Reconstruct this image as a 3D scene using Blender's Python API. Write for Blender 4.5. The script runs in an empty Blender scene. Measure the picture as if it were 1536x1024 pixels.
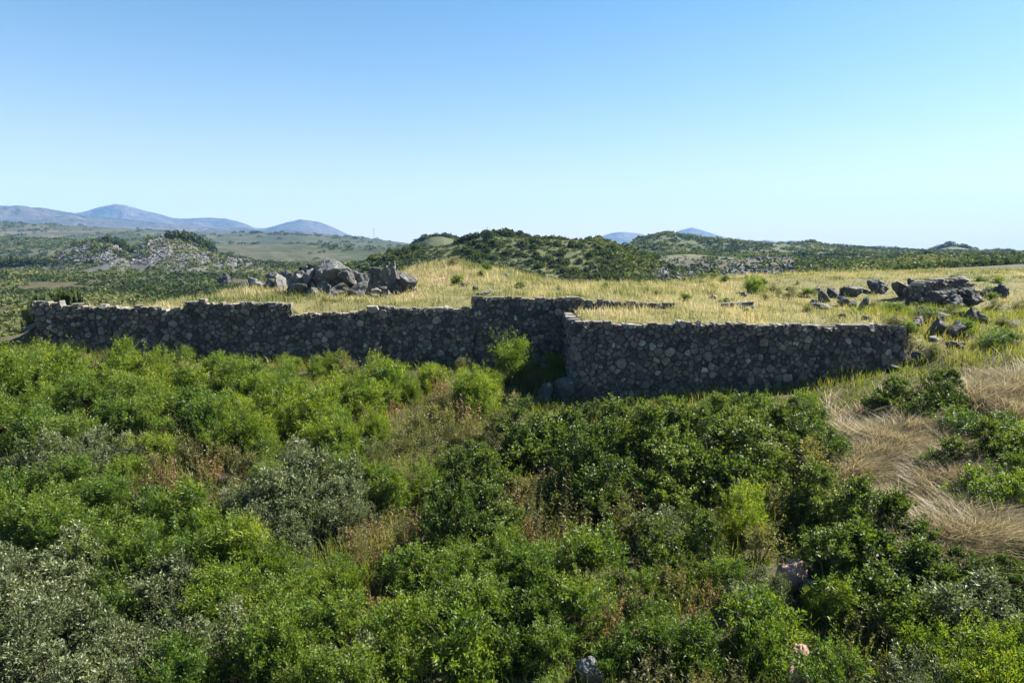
import bpy, bmesh, math, random
import numpy as np
from mathutils import Vector, Matrix, noise

random.seed(7)
RNG = np.random.default_rng(11)
F = 1024.0                      # focal length in photo pixels (24 mm on 36 mm)
CAMZ = 6.5
TH = math.atan(137.0 / F)       # camera pitch below the horizon
CT, ST = math.cos(TH), math.sin(TH)
R = math.radians

scene = bpy.context.scene
COL = scene.collection

# ------------------------------------------------------------------ helpers
def tag(o, label=None, cat=None, group=None, kind=None):
    if label: o['label'] = label
    if cat: o['category'] = cat
    if group: o['group'] = group
    if kind: o['kind'] = kind
    return o

def link(o, parent=None):
    COL.objects.link(o)
    if parent is not None: o.parent = parent
    return o

def empty(name, loc=(0, 0, 0)):
    o = bpy.data.objects.new(name, None)
    o.location = loc
    o.empty_display_size = 0.3
    return link(o)

def np_mesh(name, V, Q, mat=None, tint=None, smooth=False):
    """V (n,3), Q (m,k) uniform polygons"""
    V = np.ascontiguousarray(V, dtype=np.float32); Q = np.ascontiguousarray(Q, dtype=np.int32)
    me = bpy.data.meshes.new(name)
    m, k = Q.shape
    me.vertices.add(len(V)); me.vertices.foreach_set('co', V.ravel())
    me.loops.add(m * k); me.loops.foreach_set('vertex_index', Q.ravel())
    me.polygons.add(m); me.polygons.foreach_set('loop_start', np.arange(m, dtype=np.int32) * k)
    if smooth: me.polygons.foreach_set('use_smooth', np.ones(m, dtype=bool))
    me.update(calc_edges=True)
    if tint is not None:
        a = me.attributes.new('tint', 'FLOAT', 'FACE'); a.data.foreach_set('value', np.ascontiguousarray(tint, dtype=np.float32))
    if mat: me.materials.append(mat)
    return me

def hash2(ix, iy, seed):
    n = (ix.astype(np.int64) * 374761393 + iy.astype(np.int64) * 668265263 + seed * 974711) & 0x7fffffff
    n = ((n ^ (n >> 13)) * 1274126177) & 0x7fffffff
    n = n ^ (n >> 16)
    return (n & 0xffff) / 65535.0

def vnoise(x, y, seed=0):
    x = np.asarray(x, float); y = np.asarray(y, float)
    ix = np.floor(x); iy = np.floor(y); fx = x - ix; fy = y - iy
    fx = fx * fx * (3 - 2 * fx); fy = fy * fy * (3 - 2 * fy)
    a = hash2(ix, iy, seed); b = hash2(ix + 1, iy, seed); c = hash2(ix, iy + 1, seed); d = hash2(ix + 1, iy + 1, seed)
    return (a * (1 - fx) + b * fx) * (1 - fy) + (c * (1 - fx) + d * fx) * fy

def fbm(x, y, seed=0, octv=4):
    s = 0; a = 0.5; t = 0
    for k in range(octv):
        s = s + a * vnoise(np.asarray(x) * 2 ** k, np.asarray(y) * 2 ** k, seed + k * 17); t += a; a *= 0.5
    return s / t - 0.5

def sstep(a, b, t):
    u = np.clip((t - a) / (b - a), 0, 1)
    return u * u * (3 - 2 * u)

ORD = 'first second third fourth fifth sixth seventh eighth ninth tenth eleventh twelfth thirteenth fourteenth fifteenth sixteenth seventeenth eighteenth nineteenth'.split()
TENS = {2: 'twent', 3: 'thirt', 4: 'fort', 5: 'fift', 6: 'sixt', 7: 'sevent', 8: 'eight', 9: 'ninet'}
def ordinal(n):
    if n < 20: return ORD[n - 1]
    t, u = divmod(n, 10)
    return TENS[t] + 'ieth' if u == 0 else TENS[t] + 'y-' + ORD[u - 1]

# ------------------------------------------------------------------ camera geometry
def ray(px, py):
    a = (px - 768) / F; b = (512 - py) / F
    return np.array([a, CT + b * ST, -ST + b * CT])      # camera at (0,0,CAMZ)

def at(px, py, D):
    d = ray(px, py); t = D / d[1]
    return np.array([d[0] * t, D, CAMZ + d[2] * t])

def slope_of(py):
    b = (512 - np.asarray(py, float)) / F
    return (-ST + b * CT) / (CT + b * ST)

def xs_of(px, py=375.0):
    b = (512 - py) / F
    return (np.asarray(px, float) - 768) / F / (CT + b * ST)

def project(x, y, z):
    v = np.array([x, y, z - CAMZ]); dep = v[1] * CT - v[2] * ST; up = v[1] * ST + v[2] * CT
    return 768 + F * v[0] / dep, 512 - F * up / dep

# ------------------------------------------------------------------ terrain
class Knots:
    def __init__(s, xs, ys, Z): s.xs = np.array(xs, float); s.ys = np.array(ys, float); s.Z = np.array(Z, float)
    def __call__(s, x, y):
        x = np.clip(x, s.xs[0], s.xs[-1]); y = np.clip(y, s.ys[0], s.ys[-1])
        i = np.clip(np.searchsorted(s.xs, x) - 1, 0, len(s.xs) - 2); j = np.clip(np.searchsorted(s.ys, y) - 1, 0, len(s.ys) - 2)
        u = (x - s.xs[i]) / (s.xs[i + 1] - s.xs[i]); v = (y - s.ys[j]) / (s.ys[j + 1] - s.ys[j])
        u = 0.5 * u + 0.5 * u * u * (3 - 2 * u); v = 0.5 * v + 0.5 * v * v * (3 - 2 * v)
        Z = s.Z
        return (Z[j, i] * (1 - u) + Z[j, i + 1] * u) * (1 - v) + (Z[j + 1, i] * (1 - u) + Z[j + 1, i + 1] * u) * v

FRONT = Knots([-60, -24, -17.5, -12, -4, 3, 9, 14, 20, 30, 60], [-60, 5, 9, 13, 17, 21, 25, 29], [
    [-6] * 11,
    [-.8, -.5, -.4, -.4, -.5, -.5, -.4, -.2, .2, .6, 1],
    [.0, .1, .1, .0, -.1, -.2, -.1, .2, .7, 1.2, 1.5],
    [.4, .6, .7, .5, .4, .3, .5, .9, 1.5, 2.0, 2.2],
    [.8, 1.1, 1.4, 1.2, .9, .7, .9, 1.5, 2.2, 2.7, 2.8],
    [1.0, 1.6, 2.2, 1.8, 1.3, 1.0, 1.2, 2.1, 2.9, 3.2, 3.2],
    [1.0, 1.8, 3.0, 2.25, 1.7, 1.4, 1.75, 2.45, 2.85, 3.2, 3.2],
    [0.9, 1.7, 3.4, 2.6, 2.0, 1.8, 2.2, 2.8, 3.2, 3.5, 3.6]])
UP = Knots([-60, -30, -21, -17, -13, -8, -2, 4, 10, 16, 22, 32, 60], [24, 29, 34, 40, 47, 56, 75, 100], [
    [1.0, 1.8, 3.0, 4.0, 4.3, 4.2, 4.2, 4.35, 3.9, 3.4, 2.9, 3.2, 3.5],
    [0.8, 1.5, 2.9, 3.9, 4.4, 4.3, 4.35, 4.50, 4.05, 3.65, 3.35, 3.7, 3.5],
    [0.5, 1.0, 2.6, 3.7, 4.5, 4.5, 4.8, 4.55, 4.3, 4.05, 3.85, 4.2, 4],
    [0.3, 0.6, 1.6, 2.8, 4.2, 4.6, 5.4, 4.4, 4.35, 4.85, 4.75, 4.9, 4.5],
    [0.2, 0.3, 0.8, 1.5, 2.8, 4.0, 5.2, 4.2, 4.15, 4.8, 4.95, 5.1, 5],
    [0, 0, 0.4, 0.6, 1.2, 2.4, 3.0, 2.4, 2.4, 3.0, 4.2, 4.8, 5],
    [0, 0, 0, 0.1, 0.2, 0.6, 1, 1, 1, 1.5, 2.5, 3.5, 5],
    [0, 0, 0, 0, 0, 0, 0, 0, 0, 0.5, 1, 2, 4]])

LW0 = at(55, 515, 25.0)[:2]; LW1 = at(1012, 455, 28.6)[:2]      # long wall line (plan)
RWX = 2.16
RW0 = np.array([RWX, 23.5]); RW1 = np.array([at(1360, 486, 24.2)[0], 24.2])
def yL(x): return LW0[1] + (x - LW0[0]) / (LW1[0] - LW0[0]) * (LW1[1] - LW0[1])
def yR(x): return RW0[1] + (x - RW0[0]) / (RW1[0] - RW0[0]) * (RW1[1] - RW0[1])

def zat(py, D): return CAMZ + slope_of(py) * D
# stepped wall top as (x0, x1, z0, z1)
def px2x(px): # on the long wall
    lo, hi = -19.0, 9.0
    for _ in range(40):
        m = (lo + hi) / 2
        p, _q = project(m, yL(m), 4.4)
        if p < px: lo = m
        else: hi = m
    return lo
STEPS = []
for a, b, ya, yb in [(55, 122, 453, 455), (122, 275, 457, 462), (275, 438, 449, 455), (438, 548, 469, 468), (548, 711, 459, 462), (711, 868, 443, 447), (868, 1012, 447, 456)]:
    xa, xb = px2x(a), px2x(b)
    STEPS.append((xa, xb, zat(ya, yL(xa)), zat(yb, yL(xb))))
def topL(x):
    x = np.asarray(x, float); z = np.full(x.shape, STEPS[0][2])
    for xa, xb, za, zb in STEPS:
        m = x >= xa
        z = np.where(m, za + (np.clip(x, xa, xb) - xa) / (xb - xa) * (zb - za), z)
    return z
TR0, TR1 = zat(483, 23.5), zat(487, 24.2)
def topR(x): return TR0 + (np.asarray(x, float) - RW0[0]) / (RW1[0] - RW0[0]) * (TR1 - TR0)

BUMPS = [(-8.4, 32.6, 1.5, 1.0, 0.95), (21.6, 34.2, 1.6, 0.8, 0.85), (20.5, 32.0, 1.2, 0.6, 0.2), (15.9, 32.4, 1.1, 0.5, 0.25), (-4.8, 40.5, 2.2, 2.5, 0.55), (-12.5, 32.0, .9, .5, .2)]
def H(x, y):
    x = np.asarray(x, float); y = np.asarray(y, float)
    f = FRONT(x, y) + 0.35 * fbm(x * 0.35, y * 0.35, 3) * sstep(4, 9, np.abs(y)) + 0.12 * fbm(x * 1.3, y * 1.3, 9, 2)
    u = UP(x, y) + 0.12 * fbm(x * 0.5, y * 0.5, 5) + 0.06 * fbm(x * 2, y * 2, 6, 2)
    for bx, by, sx, sy, a in BUMPS:
        u = u + a * np.exp(-((x - bx) / sx) ** 2 - ((y - by) / sy) ** 2)
    sL = y - yL(x)
    cap = topL(x) - 0.08
    w = sstep(2.2, 0.4, sL) * (x > LW0[0] - .5) * (x < LW1[0])
    u = np.where(w > 0, np.minimum(u, cap) * w + u * (1 - w), u)
    terr = topR(x) - 0.07 + 0.03 * (y - yR(x)) + 0.05 * fbm(x * 1.1, y * 1.1, 31, 3)
    fadeR = sstep(LW1[0] - 1.5, LW1[0] + 1.5, x)
    k1 = sstep(0.08, 0.32, sL)            # the step at the long wall
    k2 = sstep(-3.5, 5.0, sL)            # a soft rise right of its end
    kt = k1 * (1 - fadeR) + k2 * fadeR
    u2 = np.where((x > RWX) & (x < 40), terr * (1 - kt) + u * kt, u)
    sR = np.minimum(x - RWX, y - yR(x))
    s = np.maximum(sL, sR)
    hard = sstep(0.08, 0.32, s)
    soft = sstep(-2.5, 3.5, s)
    endf = np.maximum(sstep(LW0[0] + .3, LW0[0] - 1.2, x), sstep(RW1[0] - .3, RW1[0] + 1.2, x))
    t = hard * (1 - endf) + soft * endf
    z = f * (1 - t) + u2 * t
    far = sstep(70, 140, np.hypot(x, y)) * sstep(20, 60, y)
    z = z + far * (1.6 * fbm(x / 35.0, y / 35.0, 21) + 1.0 * fbm(x / 11.0, y / 11.0, 22))
    return z

def hit(px, py, off=0.0, dmin=5.0, dmax=400.0):
    d = ray(px, py); d = d / d[1]
    D = np.exp(np.linspace(math.log(dmin), math.log(dmax), 260))
    g = (CAMZ + d[2] * D) - (H(d[0] * D, D) + off)
    k = np.argmax(g < 0)
    if g[k] >= 0: return None
    Dk = D[k] if k == 0 else D[k - 1] + (D[k] - D[k - 1]) * g[k - 1] / (g[k - 1] - g[k] + 1e-9)
    return np.array([d[0] * Dk, Dk, float(H(d[0] * Dk, Dk))])

def march(pxs, pys, off, fn, dmin, dmax, n=200):
    """first terrain hit of many rays at once -> (m,3) array, nan rows where a ray misses"""
    pxs = np.asarray(pxs, float); pys = np.asarray(pys, float); off = np.broadcast_to(np.asarray(off, float), pxs.shape)
    b = (512 - pys) / F; dy = CT + b * ST; dx = (pxs - 768) / F / dy; dz = (-ST + b * CT) / dy
    out = np.full((len(pxs), 3), np.nan); live = np.arange(len(pxs)); prev = np.full(len(pxs), 1.0); dp = dmin
    for d in np.exp(np.linspace(math.log(dmin), math.log(dmax), n)):
        g = CAMZ + dz[live] * d - fn(dx[live] * d, np.full(len(live), d)) - off[live]
        h = g < 0
        if h.any():
            k = live[h]; pg = prev[h]; t = np.clip(pg / (pg - g[h] + 1e-9), 0, 1); dd = dp + (d - dp) * t
            out[k, 0] = dx[k] * dd; out[k, 1] = dd
        live = live[~h]; prev = g[~h]; dp = d
        if not len(live): break
    ok = ~np.isnan(out[:, 0])
    out[ok, 2] = fn(out[ok, 0], out[ok, 1])
    return out

# ------------------------------------------------------------------ materials
def new_mat(name):
    m = bpy.data.materials.new(name); m.use_nodes = True
    nt = m.node_tree; nt.nodes.clear()
    return m, nt, nt.nodes, nt.links

def N(nodes, t, **kw):
    n = nodes.new(t)
    for k, v in kw.items(): setattr(n, k, v)
    return n

def ramp(nodes, stops):
    r = nodes.new('ShaderNodeValToRGB'); e = r.color_ramp.elements
    while len(e) < len(stops): e.new(0.5)
    for q, (p, c) in zip(e, stops): q.position = p; q.color = (*c, 1)
    return r

def leaf_mat(name, cols, trans=0.4, tcol=(1.6, 1.7, 0.7), rough=0.5, spec=0.35, objvar=0.35):
    m, nt, nd, lk = new_mat(name)
    out = N(nd, 'ShaderNodeOutputMaterial')
    at_ = N(nd, 'ShaderNodeAttribute', attribute_name='tint')
    oi = N(nd, 'ShaderNodeObjectInfo')
    mx = N(nd, 'ShaderNodeMath', operation='MULTIPLY_ADD'); mx.inputs[1].default_value = objvar; 
    sub = N(nd, 'ShaderNodeMath', operation='SUBTRACT'); sub.inputs[1].default_value = 0.5
    lk.new(oi.outputs['Random'], sub.inputs[0]); lk.new(sub.outputs[0], mx.inputs[0]); lk.new(at_.outputs['Fac'], mx.inputs[2])
    rp = ramp(nd, [(i / (len(cols) - 1), c) for i, c in enumerate(cols)])
    lk.new(mx.outputs[0], rp.inputs[0])
    p = N(nd, 'ShaderNodeBsdfPrincipled'); p.inputs['Roughness'].default_value = rough; p.inputs['Specular IOR Level'].default_value = spec
    lk.new(rp.outputs[0], p.inputs['Base Color'])
    tm = N(nd, 'ShaderNodeVectorMath', operation='MULTIPLY'); tm.inputs[1].default_value = tcol
    lk.new(rp.outputs[0], tm.inputs[0])
    tr = N(nd, 'ShaderNodeBsdfTranslucent'); lk.new(tm.outputs[0], tr.inputs['Color'])
    ms = N(nd, 'ShaderNodeMixShader'); ms.inputs[0].default_value = trans
    lk.new(p.outputs[0], ms.inputs[1]); lk.new(tr.outputs[0], ms.inputs[2]); lk.new(ms.outputs[0], out.inputs[0])
    return m

def noise_mat(name, stops, scale=4.0, detail=8.0, rough=0.9, bump=0.4, bscale=None, bdist=0.05, extra=None, coord='Object', attr=None, spec=0.2):
    m, nt, nd, lk = new_mat(name)
    out = N(nd, 'ShaderNodeOutputMaterial'); tc = N(nd, 'ShaderNodeTexCoord')
    nz = N(nd, 'ShaderNodeTexNoise'); nz.inputs['Scale'].default_value = scale; nz.inputs['Detail'].default_value = detail; nz.inputs['Roughness'].default_value = 0.65
    lk.new(tc.outputs[coord], nz.inputs['Vector'])
    rp = ramp(nd, stops); lk.new(nz.outputs['Fac'], rp.inputs[0])
    col = rp.outputs[0]
    if extra:   # second layer: (scale, lo, hi, colour)
        for sc, lo, hi, c in extra:
            n2 = N(nd, 'ShaderNodeTexNoise'); n2.inputs['Scale'].default_value = sc; n2.inputs['Detail'].default_value = 6
            lk.new(tc.outputs[coord], n2.inputs['Vector'])
            mr = N(nd, 'ShaderNodeMapRange'); mr.inputs['From Min'].default_value = lo; mr.inputs['From Max'].default_value = hi
            lk.new(n2.outputs['Fac'], mr.inputs['Value'])
            mx = N(nd, 'ShaderNodeMix', data_type='RGBA'); lk.new(mr.outputs[0], mx.inputs['Factor']); lk.new(col, mx.inputs[6]); mx.inputs[7].default_value = (*c, 1)
            col = mx.outputs[2]
    if attr:    # attribute driven blend to a second ramp
        rp2 = ramp(nd, attr[1]); lk.new(nz.outputs['Fac'], rp2.inputs[0])
        a = N(nd, 'ShaderNodeAttribute', attribute_name=attr[0])
        mx = N(nd, 'ShaderNodeMix', data_type='RGBA'); lk.new(a.outputs['Fac'], mx.inputs['Factor']); lk.new(col, mx.inputs[6]); lk.new(rp2.outputs[0], mx.inputs[7])
        col = mx.outputs[2]
    p = N(nd, 'ShaderNodeBsdfPrincipled'); p.inputs['Roughness'].default_value = rough; p.inputs['Specular IOR Level'].default_value = spec
    lk.new(col, p.inputs['Base Color'])
    if bump:
        nb = N(nd, 'ShaderNodeTexNoise'); nb.inputs['Scale'].default_value = bscale or scale * 3; nb.inputs['Detail'].default_value = 6
        lk.new(tc.outputs[coord], nb.inputs['Vector'])
        b = N(nd, 'ShaderNodeBump'); b.inputs['Strength'].default_value = bump; b.inputs['Distance'].default_value = bdist
        lk.new(nb.outputs['Fac'], b.inputs['Height']); lk.new(b.outputs[0], p.inputs['Normal'])
    lk.new(p.outputs[0], out.inputs[0])
    return m

def stone_mat(name, cols, lichen=0.25, objrand=False, scale=3.0):
    """basalt: per-stone tint, mottling, pale lichen, pitted bump"""
    m, nt, nd, lk = new_mat(name)
    out = N(nd, 'ShaderNodeOutputMaterial'); tc = N(nd, 'ShaderNodeTexCoord')
    if objrand:
        src = N(nd, 'ShaderNodeObjectInfo').outputs['Random']
    else:
        src = N(nd, 'ShaderNodeAttribute', attribute_name='tint').outputs['Fac']
    rp = ramp(nd, [(i / (len(cols) - 1), c) for i, c in enumerate(cols)]); lk.new(src, rp.inputs[0])
    geo = N(nd, 'ShaderNodeNewGeometry')
    n1 = N(nd, 'ShaderNodeTexNoise'); n1.inputs['Scale'].default_value = 7 * scale / 3; n1.inputs['Detail'].default_value = 8; n1.inputs['Roughness'].default_value = .7
    lk.new(geo.outputs['Position'], n1.inputs['Vector'])
    mr = N(nd, 'ShaderNodeMapRange'); mr.inputs['From Min'].default_value = .3; mr.inputs['From Max'].default_value = .7; mr.inputs['To Min'].default_value = .55; mr.inputs['To Max'].default_value = 1.45
    lk.new(n1.outputs['Fac'], mr.inputs['Value'])
    mu = N(nd, 'ShaderNodeVectorMath', operation='SCALE'); lk.new(rp.outputs[0], mu.inputs[0]); lk.new(mr.outputs[0], mu.inputs['Scale'])
    n2 = N(nd, 'ShaderNodeTexNoise'); n2.inputs['Scale'].default_value = 4.5 * scale / 3; n2.inputs['Detail'].default_value = 9; n2.inputs['Roughness'].default_value = .75
    lk.new(geo.outputs['Position'], n2.inputs['Vector'])
    m2 = N(nd, 'ShaderNodeMapRange'); m2.inputs['From Min'].default_value = .57; m2.inputs['From Max'].default_value = .66; m2.inputs['To Max'].default_value = lichen
    lk.new(n2.outputs['Fac'], m2.inputs['Value'])
    mx = N(nd, 'ShaderNodeMix', data_type='RGBA'); lk.new(m2.outputs[0], mx.inputs['Factor']); lk.new(mu.outputs[0], mx.inputs[6]); mx.inputs[7].default_value = (.42, .40, .34, 1)
    p = N(nd, 'ShaderNodeBsdfPrincipled'); p.inputs['Roughness'].default_value = .8; p.inputs['Specular IOR Level'].default_value = .3
    lk.new(mx.outputs[2], p.inputs['Base Color'])
    b = N(nd, 'ShaderNodeBump'); b.inputs['Strength'].default_value = .7; b.inputs['Distance'].default_value = .04
    n3 = N(nd, 'ShaderNodeTexNoise'); n3.inputs['Scale'].default_value = 14 * scale / 3; n3.inputs['Detail'].default_value = 8
    lk.new(geo.outputs['Position'], n3.inputs['Vector']); lk.new(n3.outputs['Fac'], b.inputs['Height']); lk.new(b.outputs[0], p.inputs['Normal'])
    lk.new(p.outputs[0], out.inputs[0])
    return m

M = {}
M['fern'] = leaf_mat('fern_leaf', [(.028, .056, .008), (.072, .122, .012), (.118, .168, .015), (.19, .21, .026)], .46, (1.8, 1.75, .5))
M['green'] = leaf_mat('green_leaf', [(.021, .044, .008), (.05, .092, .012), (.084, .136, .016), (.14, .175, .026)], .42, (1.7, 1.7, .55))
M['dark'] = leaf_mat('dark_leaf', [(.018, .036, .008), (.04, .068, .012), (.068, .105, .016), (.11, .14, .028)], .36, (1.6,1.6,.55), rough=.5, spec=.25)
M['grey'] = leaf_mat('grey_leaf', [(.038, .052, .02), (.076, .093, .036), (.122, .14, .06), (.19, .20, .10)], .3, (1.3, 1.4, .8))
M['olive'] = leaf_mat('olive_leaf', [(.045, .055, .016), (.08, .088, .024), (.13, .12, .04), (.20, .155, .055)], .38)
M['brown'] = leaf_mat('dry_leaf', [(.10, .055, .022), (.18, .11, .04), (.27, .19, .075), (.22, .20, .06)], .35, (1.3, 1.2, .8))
M['stem'] = noise_mat('stem_bark', [(.3, (.05, .035, .02)), (.7, (.12, .085, .05))], 20, bump=.3)
M['grass_dry'] = leaf_mat('dry_grass', [(.075, .105, .022), (.175, .19, .06), (.34, .30, .14), (.47, .40, .235)], .4, (1.15, 1.1, .8), objvar=0)
M['grass_green'] = leaf_mat('green_grass', [(.05, .08, .014), (.10, .125, .02), (.17, .165, .035), (.27, .21, .07)], .4, objvar=0)
M['straw'] = leaf_mat('straw_blade', [(.13, .13, .05), (.25, .20, .115), (.37, .305, .185), (.48, .41, .27)], .35, (1.1, 1.05, .9), objvar=0)
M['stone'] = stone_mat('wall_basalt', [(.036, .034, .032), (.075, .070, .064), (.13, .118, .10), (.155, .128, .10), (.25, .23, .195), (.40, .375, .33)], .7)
M['rock'] = stone_mat('boulder_basalt', [(.045, .045, .044), (.075, .073, .069), (.115, .112, .106), (.07, .063, .058), (.17, .165, .155)], .65, True)
M['redrock'] = stone_mat('red_stone', [(.26, .15, .11), (.36, .22, .17)], .4, True)
M['darkrock'] = stone_mat('ruin_basalt', [(.035, .034, .033), (.062, .058, .054), (.10, .092, .082)], .6, True)
M['scree'] = stone_mat('scree_stone', [(.03, .03, .03), (.06, .06, .058), (.095, .094, .09), (.14, .138, .132)], .1, False, .3)
M['core'] = noise_mat('wall_core_earth', [(.3, (.025, .024, .022)), (.5, (.06, .055, .048)), (.7, (.12, .108, .09))], 6, bump=1.0, bscale=22, bdist=.04)
M['ground'] = noise_mat('ground_soil', [(.25, (.02, .016, .01)), (.45, (.045, .036, .018)), (.6, (.06, .058, .02)), (.75, (.11, .085, .04))], 1.6, bump=.6, bscale=9, bdist=.08,
    attr=('dry', [(.25, (.07, .065, .025)), (.45, (.13, .12, .04)), (.6, (.15, .13, .045)), (.75, (.24, .19, .08))]))
M['plain'] = None
M['hill'] = noise_mat('hill_scrubland', [(.30, (.022, .034, .012)), (.45, (.042, .055, .02)), (.56, (.07, .074, .03)), (.72, (.12, .10, .05))], .06, 10, bump=.8, bscale=.4, bdist=1.0)
M['hill_far'] = noise_mat('far_scrubland', [(.32, (.014, .022, .011)), (.46, (.032, .040, .018)), (.58, (.062, .060, .032)), (.72, (.11, .088, .06))], .018, 12, bump=.8, bscale=.12, bdist=3.0)
M['hill_shrub'] = noise_mat('dry_hill_grass', [(.30, (.03, .046, .014)), (.5, (.06, .07, .024)), (.62, (.095, .09, .034)), (.75, (.15, .12, .055))], .12, 10, bump=.6, bscale=.8, bdist=.5)
M['brownhill'] = noise_mat('brown_heath', [(.3, (.07, .052, .03)), (.5, (.12, .088, .05)), (.7, (.15, .12, .07))], .2, 10, bump=.6, bscale=1, bdist=.4)
M['mount'] = noise_mat('mountain_slopes', [(.3, (.018, .024, .018)), (.5, (.042, .040, .03)), (.7, (.10, .075, .062))], .006, 12, bump=1.0, bscale=.012, bdist=45)
M['screebase'] = noise_mat('scree_ground', [(.3, (.045, .045, .042)), (.5, (.08, .078, .07)), (.62, (.07, .072, .035)), (.75, (.12, .115, .105))], .15, 10, bump=.9, bscale=1.2, bdist=.6)
M['farleaf'] = leaf_mat('far_foliage', [(.02, .034, .013), (.042, .06, .02), (.078, .096, .034), (.14, .14, .06)], .25, rough=.7, spec=.1)
M['steel'] = noise_mat('mast_steel', [(.4, (.16, .16, .16)), (.6, (.25, .25, .25))], 5, bump=0)

# ------------------------------------------------------------------ ground sheet
def axis(lo, hi, dense_lo, dense_hi, step, grow=1.14):
    a = list(np.arange(dense_lo, dense_hi + 1e-6, step))
    s = step; v = dense_hi
    while v < hi: s *= grow; v += s; a.append(v)
    s = step; v = dense_lo; pre = []
    while v > lo: s *= grow; v -= s; pre.append(v)
    return np.array(pre[::-1] + a)

gx = axis(-5200, 5200, -27, 27, .27, 1.09); gy = axis(-250, 5200, 4, 50, .27, 1.07)
GX, GY = np.meshgrid(gx, gy)
GZ = H(GX, GY)
nx, ny = len(gx), len(gy)
idx = np.arange(nx * ny).reshape(ny, nx)
Q = np.stack([idx[:-1, :-1], idx[:-1, 1:], idx[1:, 1:], idx[1:, :-1]], -1).reshape(-1, 4)
me = np_mesh('ground', np.stack([GX, GY, GZ], -1).reshape(-1, 3), Q, M['ground'], smooth=True)
sL = np.maximum(GY - yL(GX), np.minimum(GX - RWX, GY - yR(GX)))
dry = sstep(-.2, .6, sL) * sstep(-22, -17, GX) * sstep(60, 45, GY)
dry = np.maximum(dry * (0.75 + 0.6 * fbm(GX * .4, GY * .4, 41)), sstep(60, 110, GY) * (-.02 + 1.0 * fbm(GX / 14., GY / 20., 44)))
a = me.attributes.new('dry', 'FLOAT', 'POINT'); a.data.foreach_set('value', np.clip(dry, 0, 1).astype(np.float32).ravel())
tag(link(bpy.data.objects.new('ground', me)), 'brown and olive earth sloping up to the ruined stone walls and out to the plain', 'ground', kind='structure')

# ------------------------------------------------------------------ ridges, hills, mountains
class Ridge:
    def __init__(s, prof, D, wf, wb, base=-1.0, amp=.06, nscale=None, seed=0, power=1.0):
        p = np.array(prof, float)
        s.u = xs_of(p[:, 0]); s.z = CAMZ + slope_of(p[:, 1]) * D
        s.D, s.wf, s.wb, s.base, s.amp, s.seed, s.power = D, wf, wb, base, amp, seed, power
        s.ns = nscale or D * .06
    def __call__(s, x, y):
        x = np.asarray(x, float); y = np.asarray(y, float)
        u = x / y
        zr = np.interp(u, s.u, s.z)
        k = (s.u[-1] - s.u[0]) * .06 + 1e-6
        t = np.where(y < s.D, (s.D - y) / s.wf, (y - s.D) / s.wb)
        sh = np.clip(1 - t, 0, 1); sh = (0.5 * sh + 0.5 * sh * sh * (3 - 2 * sh)) ** s.power
        hgt = np.maximum(zr - s.base, 0)
        n = fbm(x / s.ns, y / s.ns, 50 + s.seed, 5)
        sil = 1 - np.exp(-(t / .10) ** 2) * .75       # keep the crest near its profile
        return s.base + hgt * sh * (1 + 2.2 * s.amp * n * sil * 2) + hgt * .012 * fbm(x / (s.D * .006), y / (s.D * .006), 70 + s.seed, 3)
    def mesh(s, name, mat, nu=260, nv=70):
        us = np.linspace(s.u[0], s.u[-1], nu)
        ys = np.concatenate([np.linspace(s.D - s.wf, s.D, nv), np.linspace(s.D, s.D + s.wb, nv // 2)[1:]])
        U, Y = np.meshgrid(us, ys); X = U * Y; Z = s(X, Y)
        i = np.arange(U.size).reshape(U.shape)
        q = np.stack([i[:-1, :-1], i[:-1, 1:], i[1:, 1:], i[1:, :-1]], -1).reshape(-1, 4)
        return np_mesh(name, np.stack([X, Y, Z], -1).reshape(-1, 3), q, mat, smooth=True)

def ridge_obj(name, r, mat, label, cat, nu=260, nv=70):
    o = link(bpy.data.objects.new(name, r.mesh(name, mat, nu, nv)))
    return tag(o, label, cat, kind='structure')

R_heap = Ridge([(-60, 400), (20, 393), (75, 388), (100, 372), (125, 363), (145, 359), (165, 358), (180, 366), (193, 376), (205, 370), (225, 359), (250, 356), (280, 361), (310, 374), (335, 384), (380, 390), (440, 402)], 250, 70, 60, -1.5, .10, 18, 1)
R_lowleft = Ridge([(-400, 352), (0, 357), (200, 361), (330, 366), (480, 366), (560, 371), (650, 378), (720, 388)], 430, 130, 200, -3, .08, 60, 2)
R_left = Ridge([(-500, 322), (-100, 330), (0, 333), (60, 337), (120, 341), (250, 344), (330, 349), (420, 348), (480, 351), (560, 358), (640, 368), (720, 382)], 900, 350, 300, -4, .08, 110, 3)
R_cleft = Ridge([(560, 388), (600, 376), (630, 363), (645, 356), (665, 354), (690, 359), (720, 358), (760, 362), (820, 380)], 280, 60, 60, -2, .08, 25, 4)
R_mid = Ridge([(520, 400), (560, 388), (620, 375), (660, 371), (690, 367), (712, 360), (732, 355), (752, 353), (775, 354), (800, 358), (850, 361), (892, 362), (930, 368), (970, 379), (1000, 394), (1040, 412), (1080, 425)], 132, 42, 40, -1, .10, 14, 5, .9)
R_right = Ridge([(860, 395), (930, 374), (965, 358), (985, 352), (1002, 350), (1020, 353), (1060, 358), (1100, 362), (1150, 366), (1190, 366), (1215, 362), (1230, 367), (1300, 373), (1400, 378), (1440, 378), (1500, 380), (1600, 384), (2000, 380)], 400, 150, 200, -3, .10, 45, 6)
R_scree = Ridge([(900, 418), (950, 398), (985, 383), (1030, 381), (1100, 386), (1190, 394), (1260, 400), (1340, 398), (1420, 397), (1500, 394), (1600, 390), (1800, 390)], 215, 75, 70, -2, .12, 22, 7)
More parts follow.
